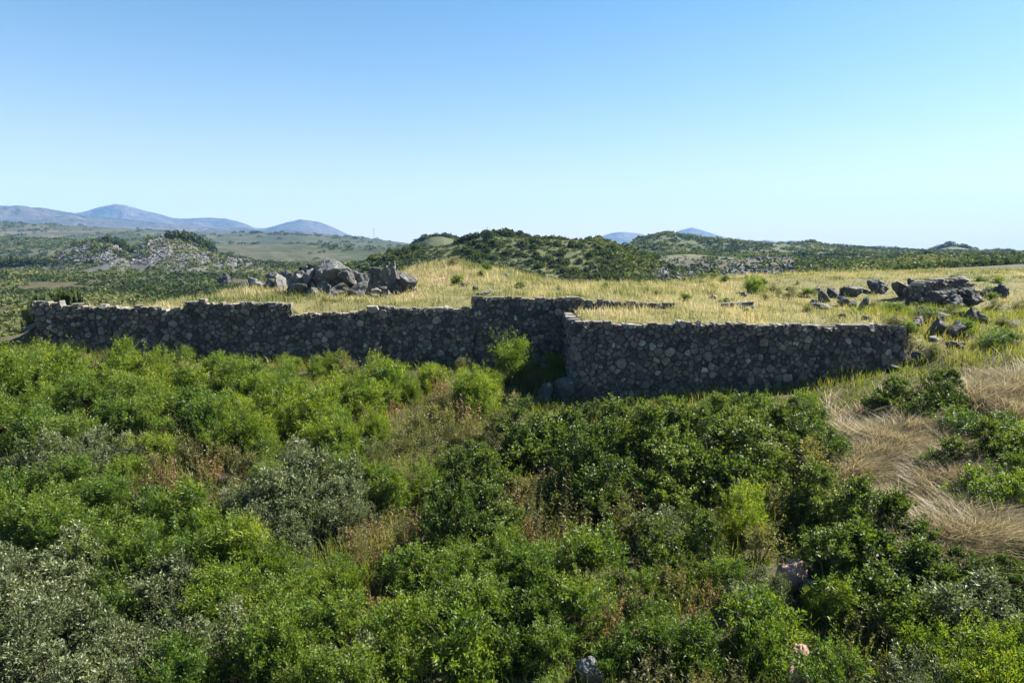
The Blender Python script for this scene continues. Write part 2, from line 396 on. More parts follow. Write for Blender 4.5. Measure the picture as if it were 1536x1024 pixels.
R_fold = Ridge([(1040, 398), (1085, 391), (1150, 384), (1190, 379), (1235, 377), (1290, 380), (1345, 387), (1390, 389), (1440, 384), (1490, 382), (1540, 386), (1640, 390)], 300, 60, 80, -2, .10, 26, 14)
R_fold2 = Ridge([(1180, 402), (1230, 394), (1290, 389), (1340, 388), (1400, 393), (1460, 396), (1520, 391), (1600, 388), (1700, 392)], 175, 45, 50, -1, .10, 16, 15)
R_knoll = Ridge([(1340, 390), (1375, 383), (1400, 376), (1425, 369), (1450, 372), (1478, 378), (1500, 376), (1515, 377), (1532, 384), (1570, 392)], 560, 90, 90, -3, .08, 40, 8)
R_brown = Ridge([(1400, 425), (1440, 415), (1480, 402), (1510, 393), (1560, 386), (1700, 378), (1900, 380)], 140, 40, 50, 0, .06, 16, 9)
R_m1 = Ridge([(-600, 320), (-100, 312), (0, 308), (35, 309), (60, 312), (115, 318), (170, 323), (230, 331), (300, 338), (400, 347), (540, 358), (660, 372)], 2300, 700, 500, -10, .17, 200, 10)
R_m2 = Ridge([(-200, 335), (80, 327), (140, 316), (165, 309), (180, 307), (192, 308), (210, 312), (240, 320), (262, 326), (300, 326), (340, 326), (360, 331), (385, 342), (400, 342), (425, 336), (450, 331), (480, 334), (500, 341), (520, 350), (545, 358), (600, 366), (660, 374)], 3300, 800, 600, -20, .13, 240, 11)
R_m3 = Ridge([(600, 376), (660, 364), (690, 357), (706, 354), (718, 357), (745, 366), (860, 370), (882, 362), (905, 354), (935, 348), (960, 350), (985, 356), (1000, 352), (1020, 345), (1036, 341), (1055, 346), (1075, 353), (1105, 361), (1130, 362), (1150, 360), (1170, 363), (1187, 360), (1205, 366), (1290, 370), (1320, 368), (1380, 374), (1536, 378), (1900, 374)], 4000, 900, 600, -20, .13, 280, 12)

ridge_obj('scree_hill', R_heap, M['screebase'], 'twin grey rubble hill on the left plain, dark trees on its right crest', 'hill', 300, 80)
ridge_obj('hill', R_lowleft, M['hill_far'], 'low olive scrub hill behind the grey rubble hill at left', 'hill')
ridge_obj('hill', R_left, M['hill_far'], 'broad grey-green hill below the blue mountains at left', 'hill')
ridge_obj('hill', R_cleft, M['hill'], 'small dark hump just left of the shrubby middle hill', 'hill', 120, 50)
ridge_obj('hill', R_mid, M['hill_shrub'], 'shrub-dotted hill rising behind the middle of the plateau', 'hill', 260, 90)
ridge_obj('hill', R_right, M['hill'], 'long green rounded hill on the right skyline', 'hill', 320, 90)
ridge_obj('scree_hill', R_scree, M['hill'], 'low hill with a grey stony flank right of the shrubby middle hill', 'hill', 300, 80)
ridge_obj('hill', R_fold, M['hill'], 'rolling green fold of land before the right skyline', 'hill', 240, 70)
ridge_obj('hill', R_fold2, M['hill'], 'nearest low green fold of land behind the right plateau', 'hill', 240, 70)
ridge_obj('hill', R_knoll, M['hill'], 'bushy knoll on the far right skyline', 'hill', 120, 50)
ridge_obj('hill', R_brown, M['brownhill'], 'brown bare hillside at the right edge of the view', 'hill', 120, 50)
ridge_obj('mountain', R_m1, M['mount'], 'purple-brown long mountain ridge at far left', 'mountain', 400, 90)
ridge_obj('mountain', R_m2, M['mount'], 'blue mountains with two rounded peaks on the left skyline', 'mountain', 400, 90)
ridge_obj('mountain', R_m3, M['mount'], 'faint blue pointed mountains on the skyline right of the middle hill', 'mountain', 400, 90)

RIDGES = [R_heap, R_lowleft, R_left, R_cleft, R_mid, R_right, R_scree, R_fold, R_fold2, R_knoll, R_brown]
def Hall(x, y):
    z = H(x, y)
    for r in RIDGES:
        u = np.asarray(x) / np.asarray(y)
        ok = (u > r.u[0]) & (u < r.u[-1]) & (y > r.D - r.wf) & (y < r.D + r.wb)
        z = np.where(ok, np.maximum(z, r(x, y)), z)
    return z

def hit_far(px, py, dmin=50, dmax=1500):
    d = ray(px, py); d = d / d[1]
    D = np.exp(np.linspace(math.log(dmin), math.log(dmax), 260))
    g = (CAMZ + d[2] * D) - Hall(d[0] * D, D)
    k = np.argmax(g < 0)
    if g[k] >= 0: return None
    return np.array([d[0] * D[k], D[k], float(Hall(d[0] * D[k], D[k]))])

# ------------------------------------------------------------------ leaves and plants
def unit(v): return v / (np.linalg.norm(v, axis=-1, keepdims=True) + 1e-9)

def leaf_quads(P, d, L, W, rng, fold=.25):
    """rhombic leaves: base, side, tip, side"""
    n = len(P)
    d = unit(d); side = unit(np.cross(d, rng.normal(size=(n, 3))))
    nrm = np.cross(d, side)
    L = np.broadcast_to(L, (n,))[:, None]; W = np.broadcast_to(W, (n,))[:, None]
    mid = P + d * L * .5 + nrm * L * .10
    V = np.stack([P, mid + side * W * .5 + nrm * W * fold, P + d * L, mid - side * W * .5 + nrm * W * fold], 1)
    return V.reshape(-1, 3)

def quads_idx(n): return np.arange(n * 4).reshape(n, 4)

def dome_dirs(n, rng, low=-.15):
    z = rng.uniform(low, 1, n); a = rng.uniform(0, 2 * np.pi, n); r = np.sqrt(np.clip(1 - z * z, 0, 1))
    return np.stack([r * np.cos(a), r * np.sin(a), z], 1)

def bush_mesh(name, seed, mat, rad=.6, height=.8, lumps=10, tufts=11, leaves=34, L=.07, W=.014, tuft_r=.13, up=.7, spiky=.0, tall=1.0):
    """leaf clumps in two levels (lumps -> shoots -> leaves); real size in metres"""
    rng = np.random.default_rng(seed)
    Vs = []; T = []
    cd = dome_dirs(lumps, rng, .0)
    for k in range(lumps):
        c = cd[k] * np.array([rad, rad, height]) * rng.uniform(.30, .88)
        c[2] = max(c[2], .06) * tall
        lr = rad * rng.uniform(.24, .50)
        lt = rng.normal(0, .10)
        td = dome_dirs(tufts, rng, -.45)
        for j in range(tufts):
            s = c + td[j] * lr * rng.uniform(.55, 1.0) * np.array([1, 1, .85])
            if s[2] < 0: s[2] *= .2
            ax = unit(td[j] * .6 + np.array([0, 0, up]) + rng.normal(0, .25, 3))
            ln = tuft_r * rng.uniform(.7, 1.7) * (1 + spiky * rng.uniform(0, 1)) * (1.9 if rng.random() < .14 + .2 * spiky else 1)
            t = rng.uniform(0, 1, leaves) ** .8
            P = s + ax * (t * ln)[:, None] + rng.normal(0, tuft_r * .22, (leaves, 3))
            rd = rng.normal(size=(leaves, 3)); rd -= (rd @ ax)[:, None] * ax
            d = unit(rd) * .9 + ax * (.25 + .8 * t)[:, None]
            Vs.append(leaf_quads(P, d, L * rng.uniform(.6, 1.25, leaves) * (1.1 - .4 * t), W * rng.uniform(.7, 1.3, leaves), rng))
            T.append(np.clip(.42 + lt + rng.normal(0, .06) + rng.normal(0, .13, leaves) + .46 * (t - .42), 0, 1))  # tips lighter as young growth, pushed further to paint in sunlit bush tops
    V = np.concatenate(Vs); tint = np.concatenate(T)
    V[:, 2] = np.maximum(V[:, 2], -.15)
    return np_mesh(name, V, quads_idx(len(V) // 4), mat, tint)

def tube_mesh(name, paths, mat, sides=5):
    """paths: list of (points (n,3), radii)"""
    Vs = []; Qs = []; base = 0
    for P, rr in paths:
        P = np.asarray(P, float); n = len(P)
        T = unit(np.gradient(P, axis=0)); ref = np.array([.31, .87, .2])
        s = unit(np.cross(T, ref)); b = np.cross(T, s)
        an = np.arange(sides) * 2 * np.pi / sides
        ring = P[:, None] + (s[:, None] * np.cos(an)[None, :, None] + b[:, None] * np.sin(an)[None, :, None]) * np.asarray(rr)[:, None, None]
        Vs.append(ring.reshape(-1, 3))
        for i in range(n - 1):
            for j in range(sides):
                k = (j + 1) % sides
                Qs.append((base + i * sides + j, base + i * sides + k, base + (i + 1) * sides + k, base + (i + 1) * sides + j))
        base += n * sides
    return np_mesh(name, np.concatenate(Vs), np.array(Qs), mat, smooth=True)

def stems_mesh(name, seed, rad, height, n=9):
    rng = np.random.default_rng(seed); paths = []
    for d in dome_dirs(n, rng, .25):
        e = d * np.array([rad, rad, height]) * .8
        t = np.linspace(0, 1, 5)[:, None]
        e = e * rng.uniform(.85, 1.35)
        P = np.array([[0, 0, -.1]]) * (1 - t) + e * t + np.array([[0, 0, .12]]) * (t * (1 - t)) + rng.normal(0, .02, (5, 3)) * t
        paths.append((P, np.linspace(.018, .005, 5)))
    return tube_mesh(name, paths, M['stem'])

KINDS = {
    # name: (material, dict, how many variants)
    'fern': ('fern', dict(rad=.62, height=1.0, lumps=10, tufts=19, leaves=42, L=.085, W=.022, tuft_r=.15, up=.9, spiky=.3), 4),
    'green': ('green', dict(rad=.62, height=.95, lumps=10, tufts=19, leaves=42, L=.075, W=.021, tuft_r=.13, up=.7, spiky=.2), 4),
    'dark': ('dark', dict(rad=.66, height=1.1, lumps=11, tufts=20, leaves=38, L=.055, W=.03, tuft_r=.11, up=.5), 4),
    'grey': ('grey', dict(rad=.66, height=.9, lumps=11, tufts=17, leaves=34, L=.08, W=.022, tuft_r=.14, up=.8), 3),
    'olive': ('olive', dict(rad=.55, height=.75, lumps=9, tufts=11, leaves=36, L=.07, W=.017, tuft_r=.15, up=.9, spiky=.3), 3),
}
PROTO = {}
for kn, (mt, kw, nv) in KINDS.items():
    PROTO[kn] = []
    for v in range(nv):
        sd = 100 + 31 * len(PROTO) + v
        kv = dict(kw); f_ = [1.0, .78, 1.3, .9][v]; w_ = [.62, .9, .75, 1][v] if kn == 'fern' else 1; kv['L'] = kw['L'] * f_ / w_ ** .6; kv['W'] = kw['W'] * f_ * w_; kv['leaves'] = int(kw['leaves'] / f_ ** 1.3); kv['lumps'] = kw['lumps'] + [0, 3, -2, 1][v]; kv['height'] = kw['height'] * [1, .85, 1.15, 1.05][v]
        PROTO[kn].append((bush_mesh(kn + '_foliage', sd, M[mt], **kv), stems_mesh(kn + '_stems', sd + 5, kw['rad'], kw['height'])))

def weed_mesh(name, seed, mat, n=16, h=.9, spread=.35, L=.11, W=.022):
    rng = np.random.default_rng(seed); Vs = []; T = []; paths = []
    for k in range(n):
        b = np.append(rng.normal(0, spread * .5, 2), 0); hh = h * rng.uniform(.55, 1.1)
        lean = np.append(rng.normal(0, .16, 2), 1); t = np.linspace(0, 1, 5)[:, None]
        P = b + lean * hh * t; P[:, :2] += (rng.normal(0, .06, 2)) * t ** 2
        paths.append((P, np.linspace(.008, .003, 5)))
        m = 26; tt = rng.uniform(.12, 1, m)
        Q_ = b + lean * hh * tt[:, None]
        d = rng.normal(size=(m, 3)); d[:, 2] = np.abs(d[:, 2]) * .6 + .25
        Vs.append(leaf_quads(Q_, d, L * rng.uniform(.5, 1.2, m) * (1.15 - .6 * tt), W, rng)); T.append(np.clip(rng.normal(.45, .2, m), 0, 1))
    V = np.concatenate(Vs)
    return np_mesh(name, V, quads_idx(len(V) // 4), mat, np.concatenate(T)), tube_mesh(name + '_stalks', paths, M['stem'], 4)
PROTO['weed'] = [weed_mesh('weed_foliage', 900 + i, M['brown'] if i < 2 else M['olive']) for i in range(4)]
PROTO['shoot'] = [(bush_mesh('shoot_foliage', 950, M['fern'], rad=.55, height=1.25, lumps=16, tufts=13, leaves=40, L=.085, W=.018, tuft_r=.2, up=1.3, spiky=.5), stems_mesh('shoot_stems', 951, .4, 1.3))]

PLACED = []      # (x, y, r)
RECORDS = []     # per zone, labelled afterwards
def put_plant(kind, p, scale, name, rec, sz=1.0):
    v = random.randrange(len(PROTO[kind]))
    fo, st = PROTO[kind][v]
    root = empty(name, (p[0], p[1], p[2] - .03))
    root.rotation_euler = (random.uniform(-.08, .08), random.uniform(-.08, .08), random.uniform(0, 6.28))
    root.scale = (scale * random.uniform(.9, 1.12), scale * random.uniform(.9, 1.12), scale * sz * random.uniform(.85, 1.15))
    a = link(bpy.data.objects.new('foliage', fo), root)
    b = link(bpy.data.objects.new('stems', st), root)
    PLACED.append((p[0], p[1], .62 * scale))
    rec.append((root, project(*p)[0], project(*p)[1]))
    return root

# zones: (centre px, centre py, half-width px, half-height px, kinds with weights, scale range, spacing, max count, look word, place phrase, category)
LOOK = {'fern': 'bright yellow-green feathery bush', 'green': 'mid green leafy bush', 'dark': 'dense dark green bush', 'grey': 'grey-green small-leaved bush',
        'olive': 'olive and tan scrubby bush', 'weed': 'dry brown stalky weed'}
ZONES = [
    (430, 552, 440, 48, {'fern': 7, 'olive': 1}, (.95, 1.45), .85, 48, 'at the foot of the long left wall'),
    (230, 610, 260, 40, {'fern': 4, 'green': 3}, (1.0, 1.5), 1.1, 16, 'in the dark belt below the left wall'),
    (600, 620, 170, 50, {'fern': 6, 'olive': 2, 'weed': 2}, (.75, 1.3), .9, 24, 'left of the fallen pale rocks'),
    (20, 600, 60, 60, {'fern': 3, 'green': 1}, (.9, 1.3), 1.0, 5, 'below the left wall end'),
    (125, 668, 80, 26, {'grey': 1}, (.8, 1.1), .8, 6, 'in the grey patch at left'),
    (290, 690, 140, 36, {'weed': 5, 'olive': 3, 'fern': 1}, (.75, 1.05), .75, 16, 'in the weedy gap left of centre'),
    (70, 745, 100, 48, {'green': 1}, (.9, 1.3), .9, 8, 'at the left edge under the grey patch'),
    (440, 745, 90, 60, {'grey': 4, 'green': 1}, (.8, 1.2), .85, 12, 'in the middle left grey thicket'),
    (270, 790, 110, 46, {'green': 3, 'fern': 2}, (.8, 1.2), .85, 10, 'above the grey corner thicket'),
    (560, 690, 90, 55, {'olive': 3, 'fern': 2, 'green': 1}, (.8, 1.2), .9, 11, 'left of the tall mid clump'),
    (692, 725, 58, 60, {'dark': 2, 'green': 1}, (1.1, 1.5), 1.0, 5, 'in the tall mid clump'),
    (950, 660, 190, 70, {'dark': 1}, (1.1, 1.7), 1.05, 22, 'in the hedge below the right wall'),
    (1060, 615, 150, 25, {'dark': 1, 'green': 2}, (.8, 1.1), .85, 10, 'along the hedge top'),
    (850, 768, 120, 44, {'weed': 5, 'olive': 1}, (.8, 1.15), .68, 20, 'in the dry strip below the hedge'),
    (575, 800, 60, 34, {'weed': 3, 'olive': 1}, (.7, 1.0), .7, 7, 'in the dry hollow left of centre'),
    (1110, 775, 60, 55, {'fern': 1, 'olive': 1}, (.8, 1.1), .85, 5, 'right of the dry strip'),
    (1010, 780, 50, 60, {'grey': 1, 'dark': 1}, (.8, 1.1), .85, 5, 'beside the dry strip'),
    (1190, 720, 50, 30, {'olive': 1}, (1.0, 1.2), 1.0, 2, 'above the black hollow right of centre'),
    (1250, 680, 60, 50, {'dark': 1}, (1.0, 1.4), 1.0, 5, 'left of the straw slope'),
    (1285, 820, 110, 75, {'dark': 5, 'green': 1}, (1.0, 1.5), .95, 13, 'in the dark dome below the straw'),
    (1390, 602, 50, 26, {'dark': 1}, (.9, 1.2), .8, 5, 'right of the wall end'),
    (1400, 720, 90, 90, {'olive': 2, 'weed': 3}, (.45, .7), 1.5, 12, 'on the straw slope', 0),
    (1492, 690, 72, 70, {'dark': 1, 'green': 2}, (.9, 1.3), .85, 13, 'right of the straw slope'),
    (1470, 880, 90, 50, {'dark': 1, 'grey': 1}, (.8, 1.2), .85, 10, 'at the foot of the straw slope'),
    (380, 890, 80, 60, {'fern': 2, 'green': 2}, (.8, 1.1), .75, 9, 'right of the grey corner thicket'),
    (150, 930, 190, 100, {'grey': 5, 'green': 1}, (.8, 1.1), .72, 30, 'in the lower left grey thicket'),
    (500, 950, 110, 90, {'fern': 2, 'green': 3, 'grey': 1, 'weed': 1}, (.65, 1.1), .82, 16, 'at the bottom left of centre'),
    (760, 880, 145, 100, {'green': 1}, (.75, 1.2), .8, 22, 'in the green dome at bottom middle'),
    (1040, 940, 130, 90, {'green': 4, 'grey': 1, 'olive': 2, 'weed': 1}, (.65, 1.1), .8, 19, 'right of the grassy gully'),
    (1330, 960, 170, 75, {'green': 4, 'grey': 1, 'fern': 2, 'weed': 1}, (.65, 1.05), .8, 22, 'below the dark dome at right'),
    (1490, 1000, 60, 40, {'fern': 1}, (.7, 1.0), .7, 6, 'in the bottom right corner'),
]
def inside_wall(x, y, m=.35):
    return (x > LW0[0] - .3 and x < 2.2 and y > yL(x) - m) or (x > RWX - m and x < RW1[0] + .3 and y > yR(x) - m)
STRAW = [(1325, 640, 60, 34), (1348, 695, 70, 48), (1405, 750, 68, 50), (1440, 805, 62, 34), (1495, 572, 46, 28), (1520, 600, 34, 22)]
CLEAR = [(834, 590, 34, 26), (1205, 878, 34, 36), (1203, 1000, 28, 44), (888, 996, 24, 34), (1190, 770, 36, 28)]
GULLY = [(905, 830, 26, 60), (895, 950, 22, 70)]
for px_, py_ in ((1192, 886), (1216, 908), (1200, 1012), (887, 1030), (834, 604)):      # keep the loose rocks clear of foliage
    q = hit(px_, py_, 0)
    for dd in (0, .75, 1.3): PLACED.append((q[0] * (1 - dd / q[1]), q[1] - dd, .55))
BUSHES = {}
KH = {k: v[1]['height'] for k, v in KINDS.items()}; KH['weed'] = .9
for zi, (cx, cy, hw, hh, kinds, sr, sp, mx, place, *opt) in enumerate(ZONES):
    ks = [k for k, w in kinds.items() for _ in range(w)]
    cnt = 0; cand = []
    for tr in range(mx * 16):
        a = random.uniform(0, 6.283); q = math.sqrt(random.random())
        cand.append((cx + hw * q * math.cos(a) * 1.08, cy + hh * q * math.sin(a) * 1.08, random.uniform(*sr), random.choice(ks)))
    offs = [.5 * s_ * KH[k_] for _a, _b, s_, k_ in cand]
    hits = march([c[0] for c in cand], [c[1] for c in cand], offs, H, 5, 60, 160)
    for (px, py, s, k), p in zip(cand, hits):
        if cnt >= mx: break
        if px < -80 or px > 1620: continue
        if any(((px - ex) / ew) ** 2 + ((py - ey) / eh) ** 2 < 1.12 for ex, ey, ew, eh in ((STRAW if not opt else []) + GULLY + CLEAR)): continue
        if np.isnan(p[0]) or p[1] > 27.8 or p[1] < 5.5: continue
        lim = float(np.interp(px, [0, 50, 60, 250, 420, 700, 730, 800, 860, 875, 1000, 1330, 1360, 1450], [470, 480, 508, 514, 530, 536, 542, 556, 560, 584, 588, 560, 540, 520]))
        while s > .5 and not opt and project(p[0], p[1], p[2] + KH[k] * s * 1.12)[1] < lim: s *= .88
        if s <= (.5 if not opt else .3): continue
        if inside_wall(p[0], p[1], .25 + .3 * s): continue
        if any((p[0] - x) ** 2 + (p[1] - y) ** 2 < (sp * (.5 * .62 * s + .5 * r) * 1.2) ** 2 for x, y, r in PLACED): continue
        nm = {'weed': 'weed'}.get(k, 'bush')
        BUSHES.setdefault((zi, k), [])
        put_plant(k, p, s, nm, BUSHES[(zi, k)])
        cnt += 1
print('bushes', len(PLACED))
for (zi, k), rec in BUSHES.items():
    rec.sort(key=lambda r: r[1])
    for i, (o, px, py) in enumerate(rec):
        lab = LOOK[k] + ' ' + ZONES[zi][8]
        if len(rec) > 1: lab += ', ' + ordinal(i + 1) + ' from left'
        tag(o, lab, 'weed' if k == 'weed' else 'bush', {'weed': 'dry weeds among the bushes'}.get(k, 'bushes on the slope below the walls'))
solo = []
p = hit(768, 572, 0); put_plant('shoot', p, 1.25, 'bush', solo); tag(solo[-1][0], 'tall feathery sapling-like bush standing against the middle wall', 'bush')
p = hit(838, 585, 0); p[0] -= .1; p[1] = 26.2; p[2] = float(H(p[0], p[1])); put_plant('fern', p, .7, 'bush', solo, 1.3); tag(solo[-1][0], 'small bright bush in the dark corner where the two walls meet', 'bush')
p = hit(1130, 440, 0); put_plant('fern', p, 1.0, 'bush', solo, .8); tag(solo[-1][0], 'lone green bush on the dry plateau right of centre', 'bush')
p = hit(1165, 440, 0); put_plant('olive', p, 1.0, 'bush', solo, .7); tag(solo[-1][0], 'tan scrubby bush beside the lone green plateau bush', 'bush')
PB = [(1148, 452, 'olive', .7), (1185, 448, 'olive', .8), (1210, 446, 'green', .7), (1216, 468, 'olive', .6), (1312, 462, 'olive', .7), (1338, 470, 'green', .6), (1345, 492, 'olive', .8), (1362, 512, 'olive', .6), (1385, 480, 'grey', .7),
      (1425, 474, 'olive', .6), (1450, 500, 'green', .7), (1490, 470, 'olive', .8), (1510, 510, 'green', .9), (1480, 520, 'green', .8), (1530, 470, 'olive', .8), (1400, 530, 'olive', .6),
      (565, 396, 'olive', .8), (590, 392, 'green', .9), (612, 390, 'olive', .9), (632, 388, 'green', .8), (655, 390, 'olive', .7), (680, 400, 'olive', .7), (540, 396, 'green', .8), (728, 404, 'green', .6), (352, 418, 'green', .7), (300, 424, 'olive', .6), (240, 430, 'green', .5)]
for _ in range(46):
    px_, py_ = random.uniform(640, 1530), random.uniform(412, 472)
    if px_ < 860 and py_ > 436: continue
    if 860 <= px_ < 1350 and py_ > 470: continue
    PB.append((px_, py_, random.choice(['olive', 'green', 'green', 'fern']), random.uniform(.3, .55)))
PB += [(random.uniform(1345, 1510), random.uniform(446, 505), random.choice(['olive', 'green', 'green']), random.uniform(.35, .6)) for _ in range(14)]
PB.sort()
PBN = {}
for px, py, k, sc in PB:
    p = hit(px, py, 0)
    if p is None or p[1] > 62: continue
    put_plant(k, p, sc * random.uniform(.9, 1.2), 'bush', solo, .75); where = 'on the grass around the rock heap' if px < 700 else 'on the grass behind the middle wall' if px < 1010 else 'on the grass behind the right wall' if px < 1345 else 'around the far right ruin'
    PBN[(k, where)] = PBN.get((k, where), 0) + 1
    tag(solo[-1][0], 'small %s brush tuft %s, %s from left' % ({'olive': 'tan', 'green': 'green', 'grey': 'grey', 'fern': 'yellow-green'}[k], where, ordinal(PBN[(k, where)])), 'bush', 'brush tufts on the plateau')
p = hit(915, 790, .3); put_plant('olive', p, 1.1, 'bush', solo, 1.1); tag(solo[-1][0], 'tall pale olive bush at the head of the grassy gully', 'bush')

# ------------------------------------------------------------------ grass
def blades(P, h, w, lean, rng, bend=.35, tint=None):
    n = len(P); a = rng.uniform(0, np.pi, n); s = np.stack([np.cos(a), np.sin(a), np.zeros(n)], 1) * (np.broadcast_to(w, (n,)) * .5)[:, None]
    h = np.broadcast_to(h, (n,))[:, None]
    l = lean + rng.normal(0, bend * .6, (n, 2))
    off = np.concatenate([l, np.zeros((n, 1))], 1)
    up = np.array([0, 0, 1.])
    m = P + up * h * .55 + off * h * .35
    t = P + up * h * .92 + off * h
    V = np.stack([P - s, P + s, m + s * .75, m - s * .75, t + s * .12, t - s * .12], 1).reshape(-1, 3)
    b = np.arange(n)[:, None] * 6
    Qa = b + np.array([[0, 1, 2, 3]]); Qb = b + np.array([[3, 2, 4, 5]])
    q = np.stack([Qa, Qb], 1).reshape(-1, 4)
    return V, q, np.repeat(tint, 2)

def grass_obj(name, x, y, h, w, lean, mat, tint, label, rng, bend=.35):
    P = np.stack([x, y, Hfast(x, y) - .02], 1)
    V, q, t = blades(P, h, w, lean, rng, bend, tint)
    return tag(link(bpy.data.objects.new(name, np_mesh(name, V, q, mat, np.clip(t, 0, 1)))), label, 'grass', kind='stuff')
Hfast = H

def clumped(n, x0, x1, y0, y1, rng, cl=.16, per=9):
    m = n // per
    cx = rng.uniform(x0, x1, m); cy = rng.uniform(y0, y1, m)
    return np.repeat(cx, per) + rng.normal(0, cl, m * per), np.repeat(cy, per) + rng.normal(0, cl, m * per)

rng = np.random.default_rng(5)
def behind(x, y): return np.maximum(np.where(x < LW1[0], y - yL(x), -9), np.where((x > RWX) & (x < RW1[0] + .0), np.minimum(x - RWX, y - yR(x)), -9))
# plateau: dry straw and yellow-green
x, y = clumped(275000, -19, 50, 23.5, 57, rng)
b = behind(x, y); keep = ((b > .26) | (x > RW1[0]) & (y > 26)) & (np.abs(x) < y * .82 + 7) & ~((x < LW0[0] + .2))
g = vnoise(x * .45, y * .45, 77) * .6 + vnoise(x * 1.7, y * 1.7, 78) * .4
keep &= (rng.uniform(size=len(x)) < .25 + .9 * g + .5 * (vnoise(x * 2.6, y * 2.6, 79) - .4))
x, y, g = x[keep], y[keep], g[keep]
tnt = .10 + 1.0 * g + rng.normal(0, .17, len(x)) + .9 * (vnoise(x * .9, y * .9, 83) - .5)
greenish = sstep(11, 17, x) * .25 + .45 * np.exp(-((x + 6) / 7) ** 2 - ((y - 28.5) / 1.6) ** 2)
tnt = tnt - greenish
hg = (.08 + .20 * vnoise(x * .6, y * .6, 80) + .14 * (vnoise(x * 2.3, y * 2.3, 81) > .66)) * rng.uniform(.5, 1.25, len(x)) + .2 * np.exp(-((x + 4.5) / 3) ** 2 - ((y - 39) / 3) ** 2)
hg = hg * (0.6 + .4 * sstep(.3, 1.6, behind(x, y)) + .5 * (vnoise(x * 3.1, y * 3.1, 84) > .7))
grass_obj('dry_grass', x, y, hg, .022, np.array([-.08, -.05]), M['grass_dry'], tnt, 'dry yellow grass covering the plateau behind the stone walls', rng, .45)
# front slope: green and mixed grass between the bushes and on the right slope
x, y = clumped(190000, -34, 38, 6, 31, rng, .18, 10)
b = behind(x, y); keep = (b < -.05) & (np.abs(x) < y * .84 + 9) & ~((x > RW1[0]) & (y > 29))
x, y = x[keep], y[keep]
g = vnoise(x * .5, y * .5, 90)
tnt = .1 + .7 * g + rng.normal(0, .17, len(x)) + .15 * sstep(12, 16, x)
hg = (.22 + .3 * vnoise(x * .7, y * .7, 91)) * rng.uniform(.5, 1.3, len(x))
grass_obj('green_grass', x, y, hg, .02, np.array([-.05, -.08]), M['grass_green'], tnt, 'green and yellowing grass growing between the bushes and up the right slope', rng, .5)
# straw slope and dry gully
sx, sy = [], []
for ex, ey, ew, eh in STRAW:
    nn = int(ew * eh * 2.2)
    a = rng.uniform(0, 6.283, nn); q = np.sqrt(rng.uniform(0, 1, nn)) * (1.05 + .35 * rng.normal(size=nn) ** 2 * .5)
    for u_, v_ in zip(ex + ew * q * np.cos(a), ey + eh * q * np.sin(a)):
        sx.append(u_); sy.append(v_)
def hit_many(pxs, pys, off=0.0):
    pxs = np.array(pxs); pys = np.array(pys)
    a = (pxs - 768) / F; bb = (512 - pys) / F
    dy = CT + bb * ST; dx = a / dy; dz = (-ST + bb * CT) / dy
    lo = np.full(len(pxs), 6.0); D = np.full(len(pxs), np.nan)
    prev = None
    for d in np.linspace(6, 34, 113):
        gg = CAMZ + dz * d - H(dx * d, np.full(len(pxs), d)) - off
        new = (gg < 0) & np.isnan(D)
        if prev is not None: D = np.where(new, d - .25 * gg / np.minimum(gg - prev, -1e-6), D)
        prev = gg
    ok = ~np.isnan(D)
    return dx[ok] * D[ok], D[ok]
x, y = hit_many(sx, sy, .3)
x = x + rng.normal(0, .12, len(x)); y = y + rng.normal(0, .2, len(x))
sel = rng.random(len(x)) < .15 * (.35 + 1.5 * vnoise(x * 1.3, y * 1.3, 99)); tx, ty = x[sel], y[sel]; per = 20
ang = rng.uniform(0, 6.283, (len(tx), per)); rad_ = np.abs(rng.normal(0, .09, (len(tx), per)))
tl = np.stack([.32 + rng.normal(0, .4, len(tx)), -.22 + rng.normal(0, .4, len(tx))], 1)
x = (tx[:, None] + rad_ * np.cos(ang)).ravel(); y = (ty[:, None] + rad_ * np.sin(ang)).ravel()
tuftlean = np.stack([(tl[:, :1] + .55 * np.cos(ang)).ravel(), (tl[:, 1:] + .55 * np.sin(ang)).ravel()], 1); tuftint = np.repeat(rng.normal(0, .2, len(tx)), per)
k = behind(x, y) < -.1; x, y, tuftlean, tuftint = x[k], y[k], tuftlean[k], tuftint[k]
g = vnoise(x * .9, y * .9, 95); g2 = vnoise(x * 2.2, y * 2.2, 96)
lean = tuftlean
grass_obj('straw_grass', x, y, (.26 + .48 * g2) * rng.uniform(.4, 1.3, len(x)), .02, lean, M['straw'], .48 + 1.3 * tuftint + rng.normal(0, .2, len(x)), 'pale windblown straw grass lying over the right hand slope', rng, .75)

# ------------------------------------------------------------------ stone walls
def clip(poly, nx_, ny_, d):
    out = []
    for i in range(len(poly)):
        a, b = poly[i], poly[(i + 1) % len(poly)]
        da = a[0] * nx_ + a[1] * ny_ - d; db = b[0] * nx_ + b[1] * ny_ - d
        if da <= 0: out.append(a)
        if (da < 0) != (db < 0) and abs(da - db) > 1e-12:
            t = da / (da - db); out.append((a[0] + (b[0] - a[0]) * t, a[1] + (b[1] - a[1]) * t))
    return out

